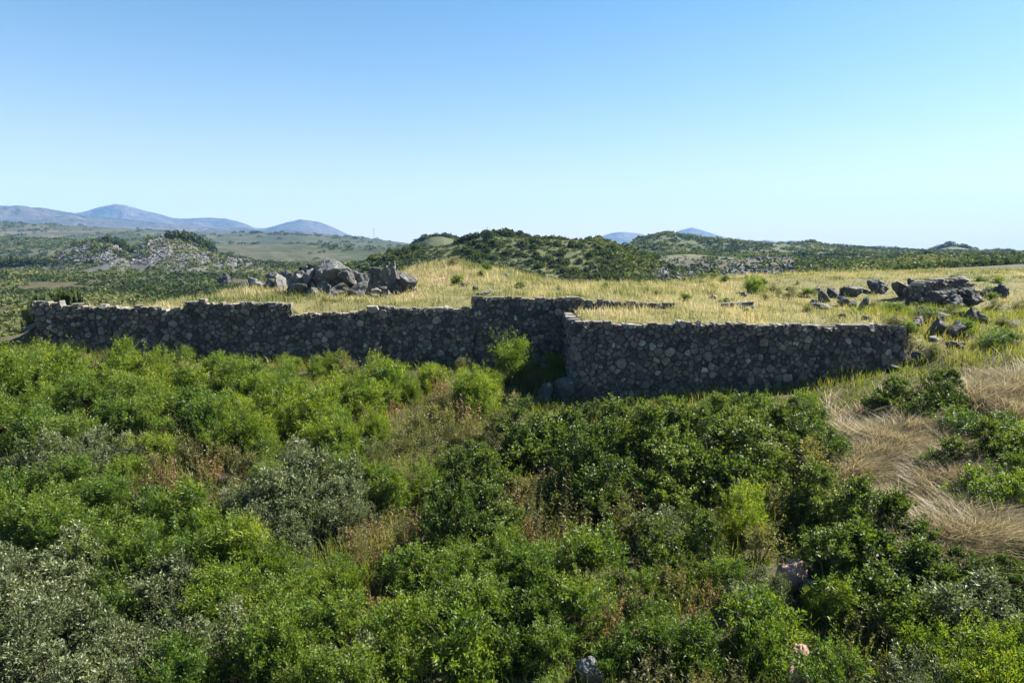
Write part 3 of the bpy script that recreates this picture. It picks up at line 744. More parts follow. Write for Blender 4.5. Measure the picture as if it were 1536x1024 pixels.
def stone_cells(length, bot, topf, rng, rmin=.07, rmax=.24, steps=()):
    """Laguerre cells of a random dart throw on the face: [(polygon, is_coping)]"""
    pts = []; grid = {}
    vmax = max(topf(u) for u in np.linspace(0, length, 200))
    for _ in range(int(length * (vmax - bot) * 420)):
        r = rmin + (rmax - rmin) * rng.random() ** 1.7
        u = rng.uniform(-.1, length + .1); v = rng.uniform(bot, vmax + .1)
        if v > topf(min(max(u, 0), length)) + .02: continue
        gi, gj = int(u // .5), int(v // .5)
        ok = True
        for a in range(gi - 1, gi + 2):
            for b in range(gj - 1, gj + 2):
                for (x_, y_, r_) in grid.get((a, b), ()):
                    if (x_ - u) ** 2 + ((y_ - v) * 1.25) ** 2 < (.86 * (r + r_)) ** 2: ok = False; break
        if ok:
            grid.setdefault((gi, gj), []).append((u, v, r)); pts.append((u, v, r))
    cells = []
    for (u, v, r) in pts:
        if u < 0 or u > length: continue
        poly = [(u - .6, v - .6), (u + .6, v - .6), (u + .6, v + .6), (u - .6, v + .6)]
        gi, gj = int(u // .5), int(v // .5)
        for a in range(gi - 2, gi + 3):
            for b in range(gj - 2, gj + 3):
                for (x_, y_, r_) in grid.get((a, b), ()):
                    dx_, dy_ = x_ - u, y_ - v; d2 = dx_ * dx_ + dy_ * dy_
                    if d2 < 1e-9 or d2 > 1.5: continue
                    dd = math.sqrt(d2); s = (d2 + .45 * (r * r - r_ * r_)) / (2 * dd)
                    n1, n2 = dx_ / dd, dy_ / dd
                    poly = clip(poly, n1, n2, u * n1 + v * n2 + s)
                    if len(poly) < 3: break
        if len(poly) < 3: continue
        tp = topf(u) + rng.normal(0, .03) - (.07 if rng.random() < .12 else 0)
        before = max(q[1] for q in poly)
        poly = clip(poly, 0, 1, tp); 
        if len(poly) < 3: continue
        for st in steps:
            us = [q[0] for q in poly]
            if min(us) < st < max(us) and max(q[1] for q in poly) > min(topf(st - .01), topf(st + .01)) - .02:
                poly = clip(poly, 1, 0, st) if u < st else clip(poly, -1, 0, -st)
                if len(poly) < 3: break
        if len(poly) < 3: continue
        poly = clip(poly, -1, 0, 0.0)
        if len(poly) < 3: continue
        poly = clip(poly, 1, 0, length)
        if len(poly) < 3: continue
        ar = .5 * sum(poly[i][0] * poly[(i + 1) % len(poly)][1] - poly[(i + 1) % len(poly)][0] * poly[i][1] for i in range(len(poly)))
        if ar < .006: continue
        cells.append((poly, before >= tp - .001))
    return cells

def cell_solid(poly, rng, depth, gap=.007):
    """rounded stone: back ring, edge ring, shoulder ring, front ring + centre. returns local (u, v, w) verts and faces (quads/tris as lists)"""
    P = np.array(poly); c = P.mean(0)
    # resample with softened corners
    Q_ = []
    n = len(P)
    for i in range(n):
        a, b = P[i], P[(i + 1) % n]
        ln = np.linalg.norm(b - a)
        if ln < .03: Q_.append((a + b) / 2); continue
        Q_.append(a + (b - a) * .13); Q_.append(a + (b - a) * .87)
        if ln > .22: Q_.insert(-1, a + (b - a) * .5 + rng.normal(0, .008, 2))
    Q_ = np.array(Q_)
    rel = Q_ - c; ln = np.linalg.norm(rel, axis=1, keepdims=True); size = ln.mean()
    rel = rel * np.maximum(ln - gap - rng.uniform(0, .012, ln.shape), .01) / ln
    pro = rng.uniform(.02, .09) + .12 * max(0, size - .15)
    tilt = rng.normal(0, .16, 2)
    rings = []
    for sc, w in ((.96, -depth), (1.0, -.02), (.965, pro * .62), (.88, pro)):
        uv = c + rel * sc
        ww = np.full(len(rel), w) + (rel * sc @ tilt if w > 0 else 0) + (rng.normal(0, .014, len(rel)) if w > 0 else 0)
        rings.append(np.column_stack([uv, ww]))
    cen = np.append(c + rng.normal(0, .01, 2), pro * 1.04 + rng.normal(0, .012))
    V = np.vstack(rings + [cen]); k = len(rel); F_ = []
    for r in range(3):
        for i in range(k):
            j = (i + 1) % k
            F_.append((r * k + i, r * k + j, (r + 1) * k + j, (r + 1) * k + i))
    for i in range(k):
        F_.append((3 * k + i, 3 * k + (i + 1) % k, 4 * k))
    return V, F_

STEP_U = ()
def wall_meshes(faces, seed):
    """faces: list of (origin xy, direction xy, normal xy, length, bottom, topf, depth)"""
    rng = np.random.default_rng(seed)
    out = {False: ([], [], []), True: ([], [], [])}
    for (o, d, nrm, length, bot, topf, depth) in faces:
        for poly, cop in stone_cells(length, bot, topf, rng, steps=STEP_U if length > 8 else ()):
            V, F_ = cell_solid(poly, rng, depth if cop else .2)
            W_ = np.array([(o[0] + d[0] * u + nrm[0] * w, o[1] + d[1] * u + nrm[1] * w, v) for u, v, w in V])
            Vs, Fs, Ts = out[cop]
            base = sum(len(q) for q in Vs)
            tint = float(np.clip(rng.beta(1.3, 2.0) * .84, 0, 1)) if rng.random() > .012 else rng.uniform(.82, .95)
            Vs.append(W_); Fs += [tuple(base + i for i in f) for f in F_]; Ts += [tint] * len(F_)
    res = []
    for cop in (False, True):
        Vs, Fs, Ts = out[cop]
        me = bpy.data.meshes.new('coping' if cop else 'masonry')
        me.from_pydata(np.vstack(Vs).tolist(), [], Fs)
        if cop: Ts = [min(.95, t * .6 + .36) for t in Ts]  # coping tint raised to paint a sunlit top edge into the stone colour
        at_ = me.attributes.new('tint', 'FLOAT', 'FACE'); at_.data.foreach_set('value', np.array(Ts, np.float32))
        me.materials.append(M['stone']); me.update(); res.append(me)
    return res

def box_strip(path_top, thick, bot, mat, name):
    """core of a wall: path_top list of (x, y, z top) along the front line, normal to the camera side; recessed"""
    V = []; F_ = []
    for (x, y, z, nx_, ny_) in path_top:
        V += [(x + nx_ * .012, y + ny_ * .012, bot), (x + nx_ * .012, y + ny_ * .012, z), (x - nx_ * thick, y - ny_ * thick, z), (x - nx_ * thick, y - ny_ * thick, bot)]
    n = len(path_top)
    for i in range(n - 1):
        a, b = 4 * i, 4 * i + 4
        for k in range(4): F_.append((a + k, b + k, b + (k + 1) % 4, a + (k + 1) % 4))
    F_ += [(0, 1, 2, 3), (4 * n - 4, 4 * n - 1, 4 * n - 2, 4 * n - 3)]
    me = bpy.data.meshes.new(name); me.from_pydata(V, [], F_); me.materials.append(mat); me.update()
    return me

def wall(name, label, faces, cores, seed, loc):
    root = empty(name, loc); tag(root, label, 'stone wall', 'ruined dry stone walls')
    ms, cp = wall_meshes(faces, seed)
    inv = Matrix.Translation(-Vector(loc))
    for nm, me in [('masonry', ms), ('coping', cp)] + [('earth_core', c) for c in cores]:
        me.transform(inv); link(bpy.data.objects.new(nm, me), root)
    return root

dL = unit((LW1 - LW0)[None])[0]; nL = np.array([dL[1], -dL[0]])
def seg_on_L(xa, xb):
    a = np.array([xa, yL(xa)]); b = np.array([xb, yL(xb)]); return a, float(np.linalg.norm(b - a))
xm = STEPS[5][0]
oA, lenA = seg_on_L(LW0[0], xm); oB, lenB = seg_on_L(xm, LW1[0])
rag = lambda u: .16 * float(fbm(u * 1.1, 3.3, 88, 3))
tA = lambda u: float(topL(oA[0] + dL[0] * u)) + rag(u); tB = lambda u: float(topL(oB[0] + dL[0] * u)) + rag(u + 40)
def coreL(o, ln, tf, drop=.07):
    r = []
    us = sorted(set(list(np.linspace(0.02, ln - .02, int(ln / .35))) ))
    for u in us:
        q = o + dL * u; z = min(tf(max(u - .2, 0)), tf(u), tf(min(u + .2, ln))) - drop - .05
        r.append((q[0], q[1], z, nL[0], nL[1]))
    return r
STEP_U = [math.hypot(st[0] - oA[0], yL(st[0]) - oA[1]) for st in STEPS[1:5]]
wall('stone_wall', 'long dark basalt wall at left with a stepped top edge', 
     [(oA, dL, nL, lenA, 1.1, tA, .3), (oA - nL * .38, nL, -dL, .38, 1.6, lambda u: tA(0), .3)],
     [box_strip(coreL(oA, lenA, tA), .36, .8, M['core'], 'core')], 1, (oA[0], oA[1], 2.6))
STEP_U = ()
wall('stone_wall', 'taller middle stretch of basalt wall running back behind the right terrace',
     [(oB, dL, nL, lenB, 1.0, tB, .3), (oB - nL * .38, nL, -dL, .38, 3.6, lambda u: tB(0), .3)],
     [box_strip(coreL(oB, lenB, tB), .36, .7, M['core'], 'core')], 2, (oB[0], oB[1], 1.8))
dR = unit((RW1 - RW0)[None])[0]; nR = np.array([dR[1], -dR[0]]); lenR = float(np.linalg.norm(RW1 - RW0))
tR = lambda u: float(topR(RW0[0] + dR[0] * u)) + rag(u + 70) * .8
sideLen = float(yL(RWX) - RW0[1]) - .05
def coreR():
    return [(RW0[0] + dR[0] * u, RW0[1] + dR[1] * u, tR(u) - .07, nR[0], nR[1]) for u in np.linspace(.06, lenR - .04, 40)]
def coreS():
    return [(RWX, RW0[1] + u, TR0 - .08, -1, 0) for u in np.linspace(.62, sideLen, 12)]
endR = RW1
wall('stone_wall', 'tall basalt wall at right jutting forward below a grassy terrace',
     [(RW0, dR, nR, lenR, .7, tR, .3),
      (np.array([RWX, RW0[1] + sideLen]), np.array([0, -1.]), np.array([-1., 0]), sideLen, .8, lambda u: TR0 - .02, .25),
      (endR, -nR, dR, .38, 1.6, lambda u: TR1, .35)],
     [box_strip(coreR(), .36, .5, M['core'], 'core'), box_strip(coreS(), .34, .5, M['core'], 'core')], 3, (RW0[0], RW0[1], 1.5))

# ------------------------------------------------------------------ rocks
def rock_mesh(seed, npts=14, box=.9):
    rng = np.random.default_rng(seed)
    bm = bmesh.new()
    for k in range(npts):
        v = rng.normal(size=3); v /= np.linalg.norm(v)
        v = np.sign(v) * np.abs(v) ** box; v /= max(1, np.abs(v).max())
        bm.verts.new(v * .5 * rng.uniform(.62, 1.0))
    r = bmesh.ops.convex_hull(bm, input=bm.verts)
    bmesh.ops.delete(bm, geom=[v for v in bm.verts if not v.link_faces], context='VERTS')
    bmesh.ops.dissolve_limit(bm, angle_limit=R(14), verts=bm.verts[:], edges=bm.edges[:])
    bmesh.ops.bevel(bm, geom=bm.edges[:], offset=.018, segments=1, affect='EDGES', profile=.6)
    bmesh.ops.triangulate(bm, faces=bm.faces[:])
    for lim in (.2, .13, .085):
        bmesh.ops.subdivide_edges(bm, edges=[e for e in bm.edges if e.calc_length() > lim], cuts=1)
        bmesh.ops.triangulate(bm, faces=bm.faces[:])
    off = Vector(rng.uniform(0, 50, 3))
    for v in bm.verts:
        n_ = v.co.normalized()
        q = noise.fractal(v.co * 4 + off, 1.0, 2.0, 4) * .035 + (noise.noise(v.co * 2.1 + off * 2)) * .03
        c_ = noise.cell(v.co * 5.5 + off) * .028
        v.co += n_ * (q + c_)
    lo = Vector([min(v.co[i] for v in bm.verts) for i in range(3)]); hi = Vector([max(v.co[i] for v in bm.verts) for i in range(3)])
    for v in bm.verts:
        v.co = Vector([(v.co[i] - lo[i]) / (hi[i] - lo[i]) - .5 for i in range(3)])
    return bm
def rock_data(seed, mat, **k):
    bm = rock_mesh(seed, **k); me = bpy.data.meshes.new('rock'); bm.to_mesh(me); bm.free(); me.materials.append(mat); return me
RK = {'rock': [rock_data(200 + i, M['rock'], npts=[9, 12, 16][i % 3], box=[.9, .7, 1.1][i % 3]) for i in range(12)], 'darkrock': [rock_data(230 + i, M['darkrock']) for i in range(7)],
      'redrock': [rock_data(260 + i, M['redrock'], npts=20, box=.4) for i in range(3)], 'slab': [rock_data(280 + i, M['rock'], npts=20, box=.45) for i in range(3)]}
def rock(px, pyb, w, h, label, kind='rock', D=None, name='boulder', group=None, cat='boulder', dep=None, tilt=.30, var=None):
    """px centre, pyb bottom edge, w and h in photo pixels"""
    if isinstance(D, tuple):
        D = hit(px, D[0], 0)[1] + D[1]
    if D is None:
        p = hit(px, pyb, 0); D = p[1]; z0 = p[2]
    else:
        p = at(px, pyb, D); z0 = p[2]; gz = float(H(p[0], D + .3))
        if z0 > gz: z0 -= min(z0 - gz, .25) * .5
    k = D / F
    z0 -= .10 * h * k
    sx, sz = w * k, h * k * 1.08
    o = link(bpy.data.objects.new(name, random.choice(RK[kind]) if var is None else RK[kind][var]))
    sy = (dep or random.uniform(.7, 1.0)) * max(sx, sz)
    o.scale = (sx * 1.08, sy, sz * 1.12)
    o.location = (p[0], D + sy * .35, z0 + sz * .5)
    o.rotation_euler = (random.uniform(-tilt, tilt), random.uniform(-tilt, tilt), random.choice([0, math.pi]) + random.uniform(-.6, .6))
    return tag(o, label, cat, group)
g = 'boulders of the heap behind the left wall'
HP = 'in the rock heap behind the left wall'
for a in [
    (494, 440, 80, 52, 'largest dark boulder with a pale crown ' + HP, 'rock', 31.9),
    (498, 449, 50, 23, 'low wide front boulder ' + HP, 'rock', 30.9),
    (539, 447, 34, 20, 'squat front boulder right of the wide one ' + HP, 'rock', 31.0),
    (545, 437, 32, 22, 'grey boulder wedged at the middle ' + HP, 'rock', 31.7),
    (566, 441, 28, 38, 'dark upright block ' + HP, 'darkrock', 31.7),
    (586, 443, 28, 46, 'tall pointed pale boulder ' + HP, 'rock', 32.0),
    (608, 440, 27, 26, 'rounded pale boulder at the right end ' + HP, 'rock', 31.8),
    (543, 415, 25, 9, 'thin flat slab on top ' + HP, 'slab', 32.4),
    (446, 439, 27, 15, 'small brown rock at left foot ' + HP, 'rock', 31.2),
    (462, 428, 30, 24, 'rough dark boulder left of the largest ' + HP, 'rock', 31.9),
    (452, 421, 26, 18, 'dark back boulder at the left shoulder ' + HP, 'darkrock', 32.8),
    (516, 430, 26, 26, 'dark cracked boulder under the crown ' + HP, 'darkrock', 31.6),
    (530, 422, 24, 16, 'small boulder behind the upright block ' + HP, 'rock', 32.6),
    (470, 446, 22, 16, 'grey foot stone left of wide boulder ' + HP, 'rock', 31.0),
    (560, 449, 16, 8, 'small stone at front right foot ' + HP, 'rock', 30.8),
    (577, 444, 18, 9, 'flat stone below the pointed boulder ' + HP, 'slab', 31.2),
]: rock(a[0], a[1], a[2], a[3], a[4], a[5], a[6], group=g, tilt=.12 if a[2] > 45 else .4, var=3 if a[2] >= 80 else (5 if a[2] == 50 else None))
top = np.array([(432, 430), (445, 407), (470, 398), (497, 392), (520, 402), (534, 416), (553, 408), (575, 402), (590, 404), (605, 415), (622, 430)], float)
fill = []
for i in range(84):
    px = random.uniform(436, 618); ty = float(np.interp(px, top[:, 0], top[:, 1])); v = random.random() if i > 16 else .04
    py = ty + 10 + (440 - ty) * v
    if py > 446: continue
    fill.append((px, py, random.uniform(9, 24), random.uniform(9, 20), 32.9 - 1.7 * v + random.uniform(-.2, .2)))
fill.sort()
for i, (px, py, w_, h_, D_) in enumerate(fill):
    rock(px, py, w_, h_, 'smaller angular stone in the rock heap behind the left wall, %s from left' % ordinal(i + 1), random.choice(['rock', 'rock', 'rock', 'darkrock']), D_, group=g, tilt=.6)
g = 'boulders left of the heap'
for a in [(360, 434, 14, 10, 'little brown rock at the left end of the small boulder row', 'darkrock'), (381, 434, 30, 18, 'wide dark block in the small boulder row left of the heap', 'rock'),
          (402, 436, 20, 16, 'pale slanting rock in the small boulder row left of the heap', 'rock'), (417, 436, 15, 27, 'upright rounded stone in the small boulder row left of the heap', 'rock'),
          (408, 422, 18, 13, 'dark rock behind the upright stone of the small boulder row', 'darkrock'), (428, 421, 18, 15, 'dark back rock between the small boulder row and the heap', 'darkrock'),
          (336, 429, 20, 19, 'square brown block standing alone left of the small boulder row', 'darkrock'),
          (273, 432, 15, 8, 'pale low boulder in the grass behind the raised left wall', 'rock')]:
    rock(a[0], a[1], a[2], a[3], a[4], a[5], group=g)
g = 'stones on the plateau grass'
for a in [(656, 423, 26, 5, 'flat reddish slab in the grass right of the heap', 'redrock'), (683, 421, 9, 7, 'small dark stone at the end of the flat reddish slab', 'darkrock'), (696, 430, 12, 6, 'dark stone below the flat reddish slab', 'darkrock'),
          (712, 436, 10, 8, 'grey stone just above the tall wall corner', 'rock'), (725, 442, 26, 5, 'flat stone lying on the tall wall corner', 'slab'), (760, 417, 9, 8, 'brown block alone in the grass behind the middle wall', 'darkrock'),
          (822, 427, 9, 4, 'reddish stone in the grass behind the middle wall', 'redrock'), (1107, 462, 54, 9, 'long low slab on the right terrace', 'slab'), (1116, 444, 10, 6, 'pale stone under the lone green plateau bush', 'rock'),
          (1263, 478, 12, 7, 'small round stone in the grass behind the right wall', 'darkrock'), (1300, 480, 11, 8, 'small stone touching the top of the right wall', 'darkrock'),
          (1070, 448, 12, 5, 'low reddish stone in the dry grass left of the lone bush', 'redrock'), (1172, 447, 12, 4, 'low dark stone right of the lone bush', 'darkrock')]:
    rock(a[0], a[1], a[2], a[3], a[4], a[5], group=g, name='stone', cat='stone', dep=.6)
g = 'rocks of the small rubble pile'
SP = 'in the rubble pile behind the right wall'
for a in [(1238, 455, 14, 20, 'upright dark block ' + SP, 'darkrock', None), (1278, 445, 28, 16, 'rounded top boulder ' + SP, 'rock', None), (1240, 464, 42, 8, 'long pale-topped slab at the front ' + SP, 'slab', None),
          (1297, 466, 17, 18, 'right end boulder with a lit crack ' + SP, 'rock', None), (1265, 460, 22, 16, 'middle grey boulder ' + SP, 'rock', None), (1280, 462, 16, 10, 'small low rock ' + SP, 'darkrock', None),
          (1252, 447, 18, 14, 'dark back boulder ' + SP, 'darkrock', None), (1222, 457, 12, 8, 'leftmost small stone ' + SP, 'rock', None), (1225, 440, 14, 9, 'weathered stone at the back left ' + SP, 'darkrock', None)]:
    rock(a[0], a[1], a[2], a[3], a[4], a[5], a[6], group=g, name='rock', cat='rock')
g = 'stones of the ruin at right'
RU = 'of the collapsed ruin at far right'
B = (460, .2)
pr = hit(1392, 462, 0); pr2 = hit(1482, 458, 0)
ra, rb = np.array([pr[0], pr[1] + .7]), np.array([pr2[0], pr2[1] + .7]); rd = unit((rb - ra)[None])[0]; rn = np.array([rd[1], -rd[0]]); rl = float(np.linalg.norm(rb - ra))
rz = zat(419, ra[1])
def ruin_top(u):
    t = u / rl
    return rz - .45 * max(0, .22 - t) / .22 - .75 * max(0, t - .68) / .32 + .10 * math.sin(9 * t + 1) + .07 * math.sin(23 * t)
gb = float(H((ra[0] + rb[0]) / 2, (ra[1] + rb[1]) / 2)) - .5
cr = [(ra[0] + rd[0] * u, ra[1] + rd[1] * u, ruin_top(u) - .09, rn[0], rn[1]) for u in np.linspace(.05, rl - .05, 16)]
wall('stone_wall', 'crumbling dark basalt stump of the collapsed ruin at far right',
     [(ra, rd, rn, rl, gb, ruin_top, .6), (ra - rn * .9, rn, -rd, .9, gb, lambda u: ruin_top(0), .3), (rb, -rn, rd, .9, gb, lambda u: ruin_top(rl), .3)],
     [box_strip(cr, .8, gb - .3, M['core'], 'core')], 7, (ra[0], ra[1], gb + .5))
for a in [(1320, 441, 30, 20, 'square dark block standing left ' + RU, 'darkrock', None), (1297, 437, 12, 5, 'pale flat stone beside the square block left ' + RU, 'slab', None),
          (1360, 448, 26, 28, 'left corner block ' + RU, 'darkrock', None), (1384, 446, 24, 26, 'second block from the left corner ' + RU, 'darkrock', None),
          (1372, 424, 18, 9, 'small cap stone on the left blocks ' + RU, 'darkrock', (446, .3)),
          (1408, 455, 30, 20, 'leaning front stone of the dark stump ' + RU, 'darkrock', (462, .1)), (1438, 462, 34, 20, 'broad front stone of the dark stump ' + RU, 'darkrock', (463, .1)), (1464, 460, 28, 20, 'right front stone of the dark stump ' + RU, 'darkrock', (462, .1)),
          (1415, 421, 28, 8, 'flat cap slab at the top left ' + RU, 'slab', (462, 1.1)), (1444, 421, 28, 9, 'heavy cap stone at the top ' + RU, 'darkrock', (462, 1.1)),
          (1424, 446, 26, 18, 'tilted stone against the face of the stump ' + RU, 'darkrock', (462, .4)), (1452, 444, 24, 16, 'small tilted stone against the face ' + RU, 'darkrock', (462, .4)),
          (1393, 461, 22, 15, 'leaning stone under the left blocks ' + RU, 'darkrock', None),
          (1484, 449, 18, 16, 'pale-topped stone at the right end ' + RU, 'darkrock', None), 
          (1496, 446, 16, 16, 'separate block just right ' + RU, 'darkrock', None), (1508, 447, 16, 22, 'outermost right block ' + RU, 'darkrock', None),
          (1376, 459, 22, 8, 'bright flat stone in front ' + RU, 'rock', None), (1404, 471, 32, 9, 'bright slab fallen in front ' + RU, 'slab', None),
          (1410, 482, 30, 14, 'dark rock under the fallen bright slab ' + RU, 'darkrock', None),
          (1374, 499, 26, 24, 'rounded brown boulder at the lower left ' + RU, 'darkrock', None), (1411, 502, 28, 25, 'big grey boulder below ' + RU, 'darkrock', None), (1436, 506, 24, 21, 'dark boulder right of the big grey one below ' + RU, 'darkrock', None),
          (1470, 486, 34, 20, 'dark boulder lying in grass at the lower right ' + RU, 'darkrock', None), (1440, 478, 18, 10, 'small stone among the grass below ' + RU, 'rock', None),
          (1405, 512, 18, 7, 'pale flat stone at the foot ' + RU, 'slab', None), (1466, 468, 14, 8, 'pale stone at the right foot ' + RU, 'rock', None),
          (1520, 492, 26, 10, 'low stones at the right edge below ' + RU, 'darkrock', None),
          (1438, 521, 22, 9, 'tilted reddish slab on the slope below ' + RU, 'slab', None), (1378, 537, 16, 11, 'brown stone on the slope right of the wall end', 'darkrock', None),
          (1463, 545, 24, 8, 'brown low stone above the pink straw', 'darkrock', None), (1343, 556, 22, 8, 'pale stones at the foot of the right wall end', 'rock', None)]:
    rock(a[0], a[1], a[2], a[3], a[4], a[5], a[6], group=g, name='rock', cat='rock')
g = 'loose rocks on the slope'
for a in [(822, 606, 26, 40, 'pale upright rock of the pair by the wall corner', 'rock', None), (846, 604, 34, 38, 'rounded grey rock of the pair by the wall corner', 'rock', None),
          (820, 602, 14, 9, 'small pale stone below the pair by the wall corner', 'rock', None), (996, 588, 20, 22, 'pale rock at the foot of the right wall', 'rock', None),
          (40, 489, 26, 6, 'white flat stone beside the left end of the wall', 'slab', 24.9)]:
    rock(a[0], a[1], a[2], a[3], a[4], a[5], a[6], group=g, name='rock', cat='rock')
for a in [(887, 1006, 32, 30, 'grey rock in the gully at the bottom middle', 'rock', 2), (1192, 862, 34, 18, 'reddish pale slab in the bushes right of centre', 'redrock', 0), (1218, 885, 26, 18, 'grey stone just below the reddish pale slab', 'rock', 5),
          (1198, 984, 26, 16, 'pale pinkish stone at the lower right', 'redrock', 1), (1202, 1024, 26, 24, 'red-brown stone at the bottom edge, lower right', 'redrock', 2), (1256, 905, 14, 10, 'small dark stone by the dark dome', 'rock', 8)]:
    rock(a[0], a[1] + 26, a[2] * 1.2, a[3] + (28 if a[5] == 'redrock' or a[0] == 1218 else 16), a[4], a[5], None, group=g, name='rock', cat='rock', dep=.8, var=a[6])

# ------------------------------------------------------------------ far vegetation and scree
def clump_mesh(name, seed, mat, n=420, L=.34, W=.26):
    """unit-radius shrub or tree crown of leaf clumps"""
    rng = np.random.default_rng(seed)
    cd = dome_dirs(9, rng, .05); Vs = []; T = []
    for c in cd:
        c = c * np.array([.6, .6, .62]); c[2] = max(c[2], .2); m = n // 9
        d = dome_dirs(m, rng, -.6)
        P = c + d * .42 * rng.uniform(.6, 1, (m, 1))
        P[:, 2] = np.maximum(P[:, 2], 0)
        Vs.append(leaf_quads(P, d + rng.normal(0, .6, (m, 3)), L * rng.uniform(.5, 1.1, m), W * rng.uniform(.6, 1.1, m), rng)); T.append(np.clip(rng.normal(.4, .15, m) + rng.normal(0, .08), 0, 1))
    V = np.concatenate(Vs); return np_mesh(name, V, quads_idx(len(V) // 4), mat, np.concatenate(T))
FAR = [clump_mesh('far_shrub', 300 + i, M['farleaf']) for i in range(6)]
def far_shrub(p, r, h, name='shrub'):
    o = link(bpy.data.objects.new(name, random.choice(FAR)))
    o.location = (p[0], p[1], p[2] - .1 * h); o.scale = (r, r * random.uniform(.85, 1.15), h); o.rotation_euler = (0, 0, random.uniform(0, 6.28))
    return o
# shrubs of the middle hill, in bands
hill = []
cand = [(random.uniform(560, 1035), random.uniform(352, 426)) for _ in range(9000)]
for (px, py), p in zip(cand, march([c[0] for c in cand], [c[1] for c in cand], 0, Hall, 82, 160, 120)):
    if len(hill) >= 185: break
    if px > 930 and random.random() < .5: continue
    if py < 366 and px > 800 and px < 890 and py > 357: continue
    if np.isnan(p[0]) or p[1] > 150: continue
    cl_ = float(vnoise(p[0] / 7., p[1] / 9., 140))
    if random.random() > sstep(.25, .6, cl_) + .12: continue
    r = random.choice([.4, .5, .65, .85, 1.1]) * random.uniform(.8, 1.2) * (1.05 if px < 930 else .85)
    if any((p[0] - q[0]) ** 2 + ((p[1] - q[1]) * .6) ** 2 < (.6 * (r + q[3])) ** 2 for q in hill): continue
    hill.append((p[0], p[1], p[2], r, px, py))
bands = {}
for hh_ in hill:
    bands.setdefault(int((hh_[5] - 350) // 13), []).append(hh_)
BN = ['crest', 'top', 'upper', 'middle', 'lower', 'lowest']
for bi, L_ in sorted(bands.items()):
    L_.sort(key=lambda q: q[4])
    for i, q in enumerate(L_):
        o = far_shrub(q, q[3], q[3] * random.uniform(.9, 1.3))
        tag(o, 'dark rounded shrub on the %s band of the middle hill, %s from left' % (BN[min(bi, 5)], ordinal(i + 1)), 'shrub', 'shrubs on the middle hill')
# crest trees
crest = []
for px, py, w, h in [(690, 366, 16, 12), (704, 360, 16, 14), (716, 354, 14, 12), (729, 352, 16, 12), (741, 350, 15, 11), (753, 349, 16, 10), (765, 349, 15, 10), (778, 350, 16, 10), (790, 353, 14, 8), (806, 357, 14, 8), (818, 358, 12, 8), (828, 358, 13, 10), (838, 358, 13, 9), (848, 359, 11, 7), (864, 360, 5, 6), (871, 361, 5, 6), (884, 366, 14, 9), (896, 370, 16, 12)]:
    u = xs_of(px); D = 131.; x_ = u * D; z = float(R_mid(x_, D)); k = D / F
    o = far_shrub((x_, D, z), w * k * .62, h * k * .85, 'tree')
    tag(o, 'dark tree on the middle hill crest, %s from left' % ordinal(len(crest) + 1), 'tree', 'trees on the middle hill crest'); crest.append(o)
# dark trees of the rubble hill and left plain
def far_row(items, D, ridge, label, group, name='tree'):
    for i, (px, w, h) in enumerate(items):
        u = xs_of(px); x_ = u * D; z = float(Hall(x_, D)) ; k = D / F
        tag(far_shrub((x_, D, z), w * k * .62, h * k * 1.1, name), label + ', ' + ordinal(i + 1) + ' from left', name, group)
far_row([(255, 16, 11), (265, 16, 13), (276, 18, 14), (287, 18, 14), (298, 18, 14), (308, 17, 13), (317, 14, 12)], 246, None, 'dark tree on the right crest of the grey rubble hill', 'trees on the rubble hill')
far_row([(163, 14, 10), (172, 16, 11), (181, 16, 12), (190, 14, 10), (200, 12, 9)], 242, None, 'dark green bush in the saddle of the grey rubble hill', 'bushes in the saddle', 'shrub')
far_row([(4, 18, 14), (16, 18, 15), (28, 17, 14), (40, 16, 12), (52, 16, 12), (64, 16, 11), (76, 14, 10)], 225, None, 'dark tree in the row at far left beside the rubble hill', 'trees at the far left')
for i, (px, py, w, h) in enumerate([(62, 450, 24, 16), (78, 450, 26, 20), (95, 450, 24, 18), (110, 451, 18, 20)]):
    p = at(px, py, 34); p[2] = float(H(p[0], p[1])); k = 34 / F
    tag(far_shrub(p, w * k * 1.3, max(.4, (zat(py - h, 34) - p[2]) * .9)), 'dark shrub behind the left end of the wall, %s from left' % ordinal(i + 1), 'shrub', 'shrubs behind the left wall end')
for i, (px, w, h) in enumerate([(630, 16, 8), (642, 18, 9), (655, 18, 8), (668, 18, 9), (682, 16, 8)]):
    D = 279.; x_ = xs_of(px) * D; k = D / F
    tag(far_shrub((x_, D, float(R_cleft(x_, D)) - .8), w * k * .7, h * k, 'tree'), 'dark tree on the small hump left of the middle hill, %s from left' % ordinal(i + 1), 'tree', 'trees on the small hump')
for i, (px, w, h) in enumerate([(1212, 18, 6), (1226, 14, 5), (1245, 12, 4), (1262, 14, 5), (1280, 14, 5), (978, 14, 4), (992, 16, 5), (1006, 15, 4)]):
    D = 399.; x_ = xs_of(px) * D; k = D / F
    tag(far_shrub((x_, D, float(R_right(x_, D)) - .8), w * k * .7, h * k, 'tree'), 'low tree clump on the right skyline, %s counted along' % ordinal(i + 1), 'tree', 'trees on the right skyline')
for i, (px, w, h) in enumerate([(1398, 16, 7), (1412, 18, 8), (1426, 18, 9), (1440, 18, 7), (1455, 16, 6), (1480, 16, 6), (1496, 16, 6), (1512, 16, 6)]):
    D = 559.; x_ = xs_of(px) * D; k = D / F
    tag(far_shrub((x_, D, float(R_knoll(x_, D)) - 1), w * k * .7, h * k, 'tree'), 'tree on the far right knoll, %s from left' % ordinal(i + 1), 'tree', 'trees on the far right knoll')

